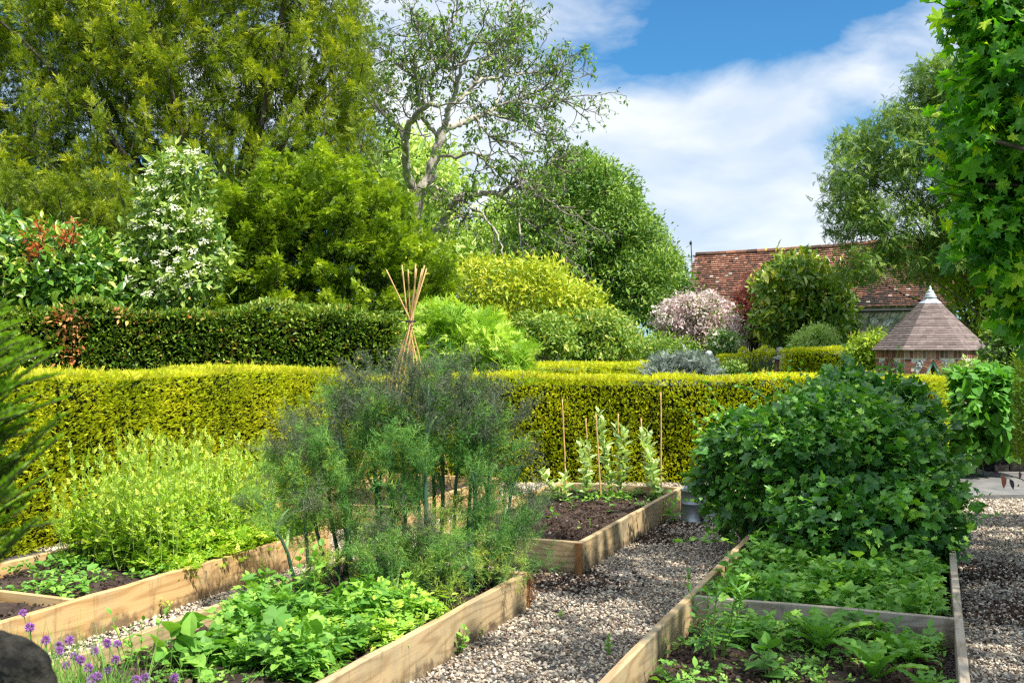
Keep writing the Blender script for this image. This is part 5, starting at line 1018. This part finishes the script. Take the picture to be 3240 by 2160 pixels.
for i in range(26):
    c = fr(rr2.uniform(.9, 2.4), rr2.uniform(1.5, 2.6)) + nb_ * .01; k = 9; an = np.linspace(0, 6.283, k + 1)[:-1]; R_ = rr2.uniform(.02, .10) * rr2.uniform(.7, 1.2, k)
    ac = Acc(); ac.add([c + dirb * R_[q] * math.cos(an[q]) * 1.2 + UP * R_[q] * math.sin(an[q]) + nb_ * (.012) for q in range(k)] + [c + dirb * R_[q] * math.cos(an[q]) * 1.2 + UP * R_[q] * math.sin(an[q]) - nb_ * .02 for q in range(k)], list(range(k)) + [v for q in range(k) for v in (q, k + q, k + (q + 1) % k, (q + 1) % k)], [k] + [4] * k); part(ac, 'lichen_patch', M['lichen'], bt)
a0_ = P(2190, 850, 37); t = thing('aerial', 'thin television aerial on a pole left of the barn roof', 'aerial', (a0_[0], a0_[1], 0)); ac = Acc()
tp = P(2186, 762, 37); ac.tube([(a0_[0], a0_[1], 0), a0_, tp], .018, 6); part(ac, 'pole', M['iron'], t)
ac = Acc(); m1 = P(2188, 812, 37); ac.tube([m1 - np.array([.28, 0, -.0]), m1 + np.array([.26, 0, .03])], .010, 5)
for k in (-.2, -.05, .12): ac.tube([m1 + np.array([k, -.12, 0]), m1 + np.array([k, .12, 0])], .007, 4)
ac.tube([P(2181, 818, 37), P(2196, 806, 37)], .008, 4); part(ac, 'antenna', M['iron'], t)
ac = Acc(); ac.tube([P(2186, 775, 37), P(2185, 769, 37), P(2186, 763, 37)], [.03, .055, .02], 6); part(ac, 'tip_antenna', M['iron'], t)

# ------------------------------------------------------------------ well house
wc = np.array([1323 / F * 20.4, 20.4, 0.]); tow = nrm(-wc); ex_ = np.array([-tow[1], tow[0], 0]); ex_ = ex_ if ex_[0] > 0 else -ex_     # screen right
wt = thing('well_house', 'six sided brick and flint well house with pointed arches and conical tiled roof', 'well house', wc); rr = rngs(260)
def hexp(r_, ang, z): a = math.radians(ang); return wc + (ex_ * math.sin(a) + tow * math.cos(a)) * r_ + UP * z
offs = -26.5; RB_ = .98; WZ = 1.56
brk, fln, core = Acc(), Acc(), Acc()
def face_frame(i):
    a, b = hexp(RB_, offs + 60 * i, 0), hexp(RB_, offs + 60 * (i + 1), 0); d = nrm(b - a); n_ = np.array([d[1], -d[0], 0]); n_ = n_ if n_ @ (a + b - 2 * wc) > 0 else -n_; return a, d, n_, np.linalg.norm(b - a)
def arch(t_, w_, zs, hh): # gothic arch outline left foot -> apex -> right foot, half width w_, springing zs, rise hh
    pts = []
    for k in range(t_ + 1): f = k / t_; pts.append((-w_ * (1 - f ** 1.8), zs + hh * f))
    return pts + [(-x, z) for x, z in pts[::-1][1:]]
frames = []
for i in range(-2, 4):
    a, d, n_, S = face_frame(i); mid = S / 2; hw_ = .205; zs, hh = .70, .64 if i == 0 else .66; hasarch = i in (-1, 0)
    def W_(s, z, o): return a + d * s + UP * z + n_ * o
    if hasarch:
        ar = arch(8, hw_, zs, hh); out = [(0, 0), (mid - hw_, 0)] + [(mid + x, z) for x, z in ar] + [(mid + hw_, 0), (S, 0), (S, WZ), (0, WZ)]
    else: out = [(0, 0), (S, 0), (S, WZ), (0, WZ)]
    n = len(out); V = [W_(s, z, 0) for s, z in out] + [W_(s, z, -.2) for s, z in out]
    core.add(V, list(range(n)) + list(range(2 * n - 1, n - 1, -1)) + [v for k in range(n) for v in (k, n + k, n + (k + 1) % n, (k + 1) % n)], [n, n] + [4] * n)
    if i not in (-1, 0, 1): continue
    def brick_(s, z, w_, h_, o=.012, tn=None, rot=0.):
        tn = rr.random() if tn is None else tn; c_ = np.array([s, z]); q = []
        for sx, sz in ((-1,-1),(1,-1),(1,1),(-1,1)):
            x_, z_ = sx * w_ / 2, sz * h_ / 2; q.append((s + x_ * math.cos(rot) - z_ * math.sin(rot), z + x_ * math.sin(rot) + z_ * math.cos(rot)))
        V = [W_(x, zz, o) for x, zz in q] + [W_(x, zz, -.01) for x, zz in q]
        brk.add(V, [0,1,2,3, 0,4,5,1, 1,5,6,2, 2,6,7,3, 3,7,4,0], [4]*5, tn)
    k = 0; s = .04
    while s < S - .03: brick_(s, WZ - .11, .058, .15); s += .075
    z = WZ - .24; row = 0
    while z > .2:
        w_ = .20 if row % 2 else .12
        for x0, sg in ((0, 1), (S, -1)):
            brick_(x0 + sg * w_ / 2, z, w_ - .012, .062)
        z -= .075; row += 1
    if hasarch:
        ar = arch(15, hw_, zs, hh)
        for (x, zz), (x2, z2) in zip(ar[:-1], ar[1:]):
            mx, mz = (x + x2) / 2, (zz + z2) / 2; tx, tz = x2 - x, z2 - zz; l_ = math.hypot(tx, tz); nx, nz = -tz / l_, tx / l_
            brick_(mid + mx + nx * .056, mz + nz * .056, max(.03, l_ * .80), .10, .022, rot=math.atan2(tz, tx))
        zq = zs - .05
        while zq > .2:
            for sg in (-1, 1): brick_(mid + sg * (hw_ + .056), zq, .10, .062, .022)
            zq -= .075
    for s in np.arange(.20, S - .19, .050):     # knapped flints between the brickwork
        for z in np.arange(.3, WZ - .21, .048):
            x = s - mid
            if hasarch:
                if z < zs: inside_ = abs(x) < hw_ + .13
                else: fz = (z - zs) / (hh + .13); inside_ = fz < 1 and abs(x) < (hw_ + .13) * (1 - fz ** 1.8)
                if inside_: continue
            p = W_(s + rr.normal(0, .009), z + rr.normal(0, .009), .0); frames.append(p)
fp = np.array(frames); chips(fln, fp, rr.uniform(.018, .030, len(fp)), rr, rr.beta(1.2, 1.4, len(fp)), .9)
part(core, 'wall', M['mortar'], wt); part(brk, 'brickwork', M['brick'], wt); part(fln, 'flintwork', M['flint'], wt)
ac = Acc(); a, d, n_, S = face_frame(0); mid = S / 2; ar = [(x, z) for x, z in arch(10, .185, .68, .62)]; pts = [a + d * (mid - .185) + UP * .3 - n_ * .03] + [a + d * (mid + x) + UP * z - n_ * .03 for x, z in ar] + [a + d * (mid + .185) + UP * .3 - n_ * .03]
ac.tube(pts, .022, 6); part(ac, 'arch_frame', M['turq'], wt)
ac = Acc(); nc = 22; prof = [(1.045, 1.535), (.80, 1.775), (.56, 2.015), (.35, 2.235), (.16, 2.44)]
pr_r = lambda f: np.interp(f, np.linspace(0, 1, 5), [p[0] for p in prof]); pr_z = lambda f: np.interp(f, np.linspace(0, 1, 5), [p[1] for p in prof])
for j in range(nc):
    f0, f1 = j / nc, (j + 1) / nc
    for i in range(6):
        a0, a1 = offs + 60 * i, offs + 60 * (i + 1); A0, A1 = hexp(pr_r(f0) + .02, a0, pr_z(f0) - .006), hexp(pr_r(f0) + .02, a1, pr_z(f0) - .006); B0, B1 = hexp(pr_r(f1) - .008, a0, pr_z(f1)), hexp(pr_r(f1) - .008, a1, pr_z(f1))
        m_ = max(2, int(round(np.linalg.norm(A1 - A0) / .11)))
        for k in range(m_):
            u0, u1 = k / m_, (k + .99) / m_; l = UP * rr.uniform(0, .006); q = [A0 + (A1 - A0) * u0 + l, A0 + (A1 - A0) * u1 + l, B0 + (B1 - B0) * u1, B0 + (B1 - B0) * u0]; q += [q[0] - UP * .022, q[1] - UP * .022]
            ac.add(q, [0,1,2,3, 4,5,1,0], [4, 4], np.clip(rr.normal(.5, .15) + .25 * math.sin(j * 2.3), 0, 1))
part(ac, 'roof', M['tile_new'], wt)
ac = Acc(); V = [hexp(1.03, offs + 60 * i, 1.53) for i in range(6)] + [hexp(.14, offs + 60 * i, 2.43) for i in range(6)]
ac.add(V, [v for i in range(6) for v in (i, (i + 1) % 6, 6 + (i + 1) % 6, 6 + i)] + [5,4,3,2,1,0], [4]*6 + [6]); part(ac, 'roof_underlay', M['dark'], wt)
ac = Acc(); V = [hexp(.215, offs + 60 * i, 2.40) for i in range(6)] + [hexp(.10, offs + 60 * i, 2.50) for i in range(6)]; ac.add(V, [v for i in range(6) for v in (i, (i + 1) % 6, 6 + (i + 1) % 6, 6 + i)] + [6,7,8,9,10,11], [4]*6 + [6]); part(ac, 'lead_cap', M['lead'], wt)
ac = Acc(); ac.lathe([(.10,2.50),(.118,2.51),(.118,2.53),(.085,2.545),(.10,2.565),(.085,2.58),(.06,2.62),(.068,2.635),(.04,2.65),(.02,2.67),(.032,2.69),(.004,2.74)], wc, 16); part(ac, 'finial', M['lead'], wt, True)

# ------------------------------------------------------------------ brick piers with stone balls, urn, gate
for (x, y, D_, rp, lab) in ((2469, 1110, 23.6, 13.2, 'stone ball on a brick pier against the end of the square hedge'), (2243, 1121, 23.9, 12.4, 'pale lichened stone ball on a brick pier behind the grey feathery bush')):
    c = P(x, y, D_); R_ = rp / F * D_; t = thing('gate_pier', lab, 'gate pier', (c[0], c[1], 0), 0., 'pair of brick piers with stone balls'); rr = rngs(int(x))
    ac = Acc(); ac.lathe([(max(.001, R_ * math.sin(q)), -R_ * math.cos(q)) for q in np.linspace(0, math.pi, 18)], c, 24); part(ac, 'ball', M['lichen'] if x < 2400 else M['stone'], t, True)
    ac = Acc(); zt = c[2] - R_ * .97; ac.lathe([(.045, zt - .03), (.05, zt - .01), (.03, zt + .02)], (c[0], c[1], 0), 16); ac.box((c[0]-.12, c[1]-.12, zt - .09), (c[0]+.12, c[1]+.12, zt - .03)); part(ac, 'coping', M['lichen'], t)
    ac = Acc(); ac.box((c[0]-.098, c[1]-.098, 0), (c[0]+.098, c[1]+.098, zt - .091)); part(ac, 'mortar_core', M['mortar'], t)
    ac = Acc(); z = zt - .13
    while z > .3:
        for sx in (-1, 1):
            w_ = .105 + (.03 if int(z / .075) % 2 else -.03) * sx
            ac.box((c[0] - .103 if sx < 0 else c[0] + .103 - (.206 - w_) + .01, c[1] - .104, z - .031), (c[0] - .103 + w_ - .01 if sx < 0 else c[0] + .103, c[1] + .104, z + .031), rr.random())
        z -= .075
    part(ac, 'brickwork', M['brick'], t)
c = P(2425, 1150, 24.3); t = thing('stone_urn', 'wide weathered stone urn on a pedestal behind the iron gate', 'urn', (c[0], c[1], 0)); ac = Acc(); z = 1.5 - 30 / F * 24.3
ac.lathe([(.06, z - .26), (.05, z - .2), (.09, z - .13), (.13, z - .08), (.155, z - .06), (.155, z - .035), (.12, z - .03), (.15, z - .01), (.165, z), (.165, z + .02), (.13, z + .02), (.11, z - .02)], (c[0], c[1], 0), 24); part(ac, 'bowl', M['stone'], t, True)
ac = Acc(); ac.box((c[0]-.13, c[1]-.13, 0), (c[0]+.13, c[1]+.13, z - .33)); ac.box((c[0]-.16, c[1]-.16, z - .329), (c[0]+.16, c[1]+.16, z - .262)); part(ac, 'pedestal', M['stone'], t)
g0, g1 = P(2352, 1160, 23.7), P(2462, 1160, 23.5); t = thing('iron_gate', 'thin dark iron bar gate between the brick piers', 'gate', (g0[0], g0[1], 0)); ac = Acc(); bars = []
ztop = 1.5 - 25 / F * 23.6; dg = g1 - g0
for zz in (ztop, ztop - .085, .6, .2): ac = Acc(); ac.tube([(g0[0], g0[1], zz), (g1[0], g1[1], zz)], .007, 4); part(ac, 'rail', M['iron'], t)
for k in range(12):
    p = g0 + dg * k / 11; b_ = Acc(); b_.tube([(p[0], p[1], .1), (p[0], p[1], ztop)], .012 if k in (0, 11) else .006, 4); bars.append(b_)
for b_ in bars: part(b_, 'bar', M['iron'], t)
for (x, y0, y1, lab) in ((2692, 1048, 1098, 'bamboo cane nearest the magnolia above the square hedge'), (2717, 1043, 1090, 'bamboo cane next to the lime green climber')):
    a, b = P(x, y0, 22.4), P(x + 3, y1, 22.4); b[2] = 0; o = thing('garden_cane', lab, 'cane', b, 0., 'canes above the square hedge'); ac = Acc(); ac.tube([b, a], .010, 6); part(ac, 'shaft', M['cane'], o)
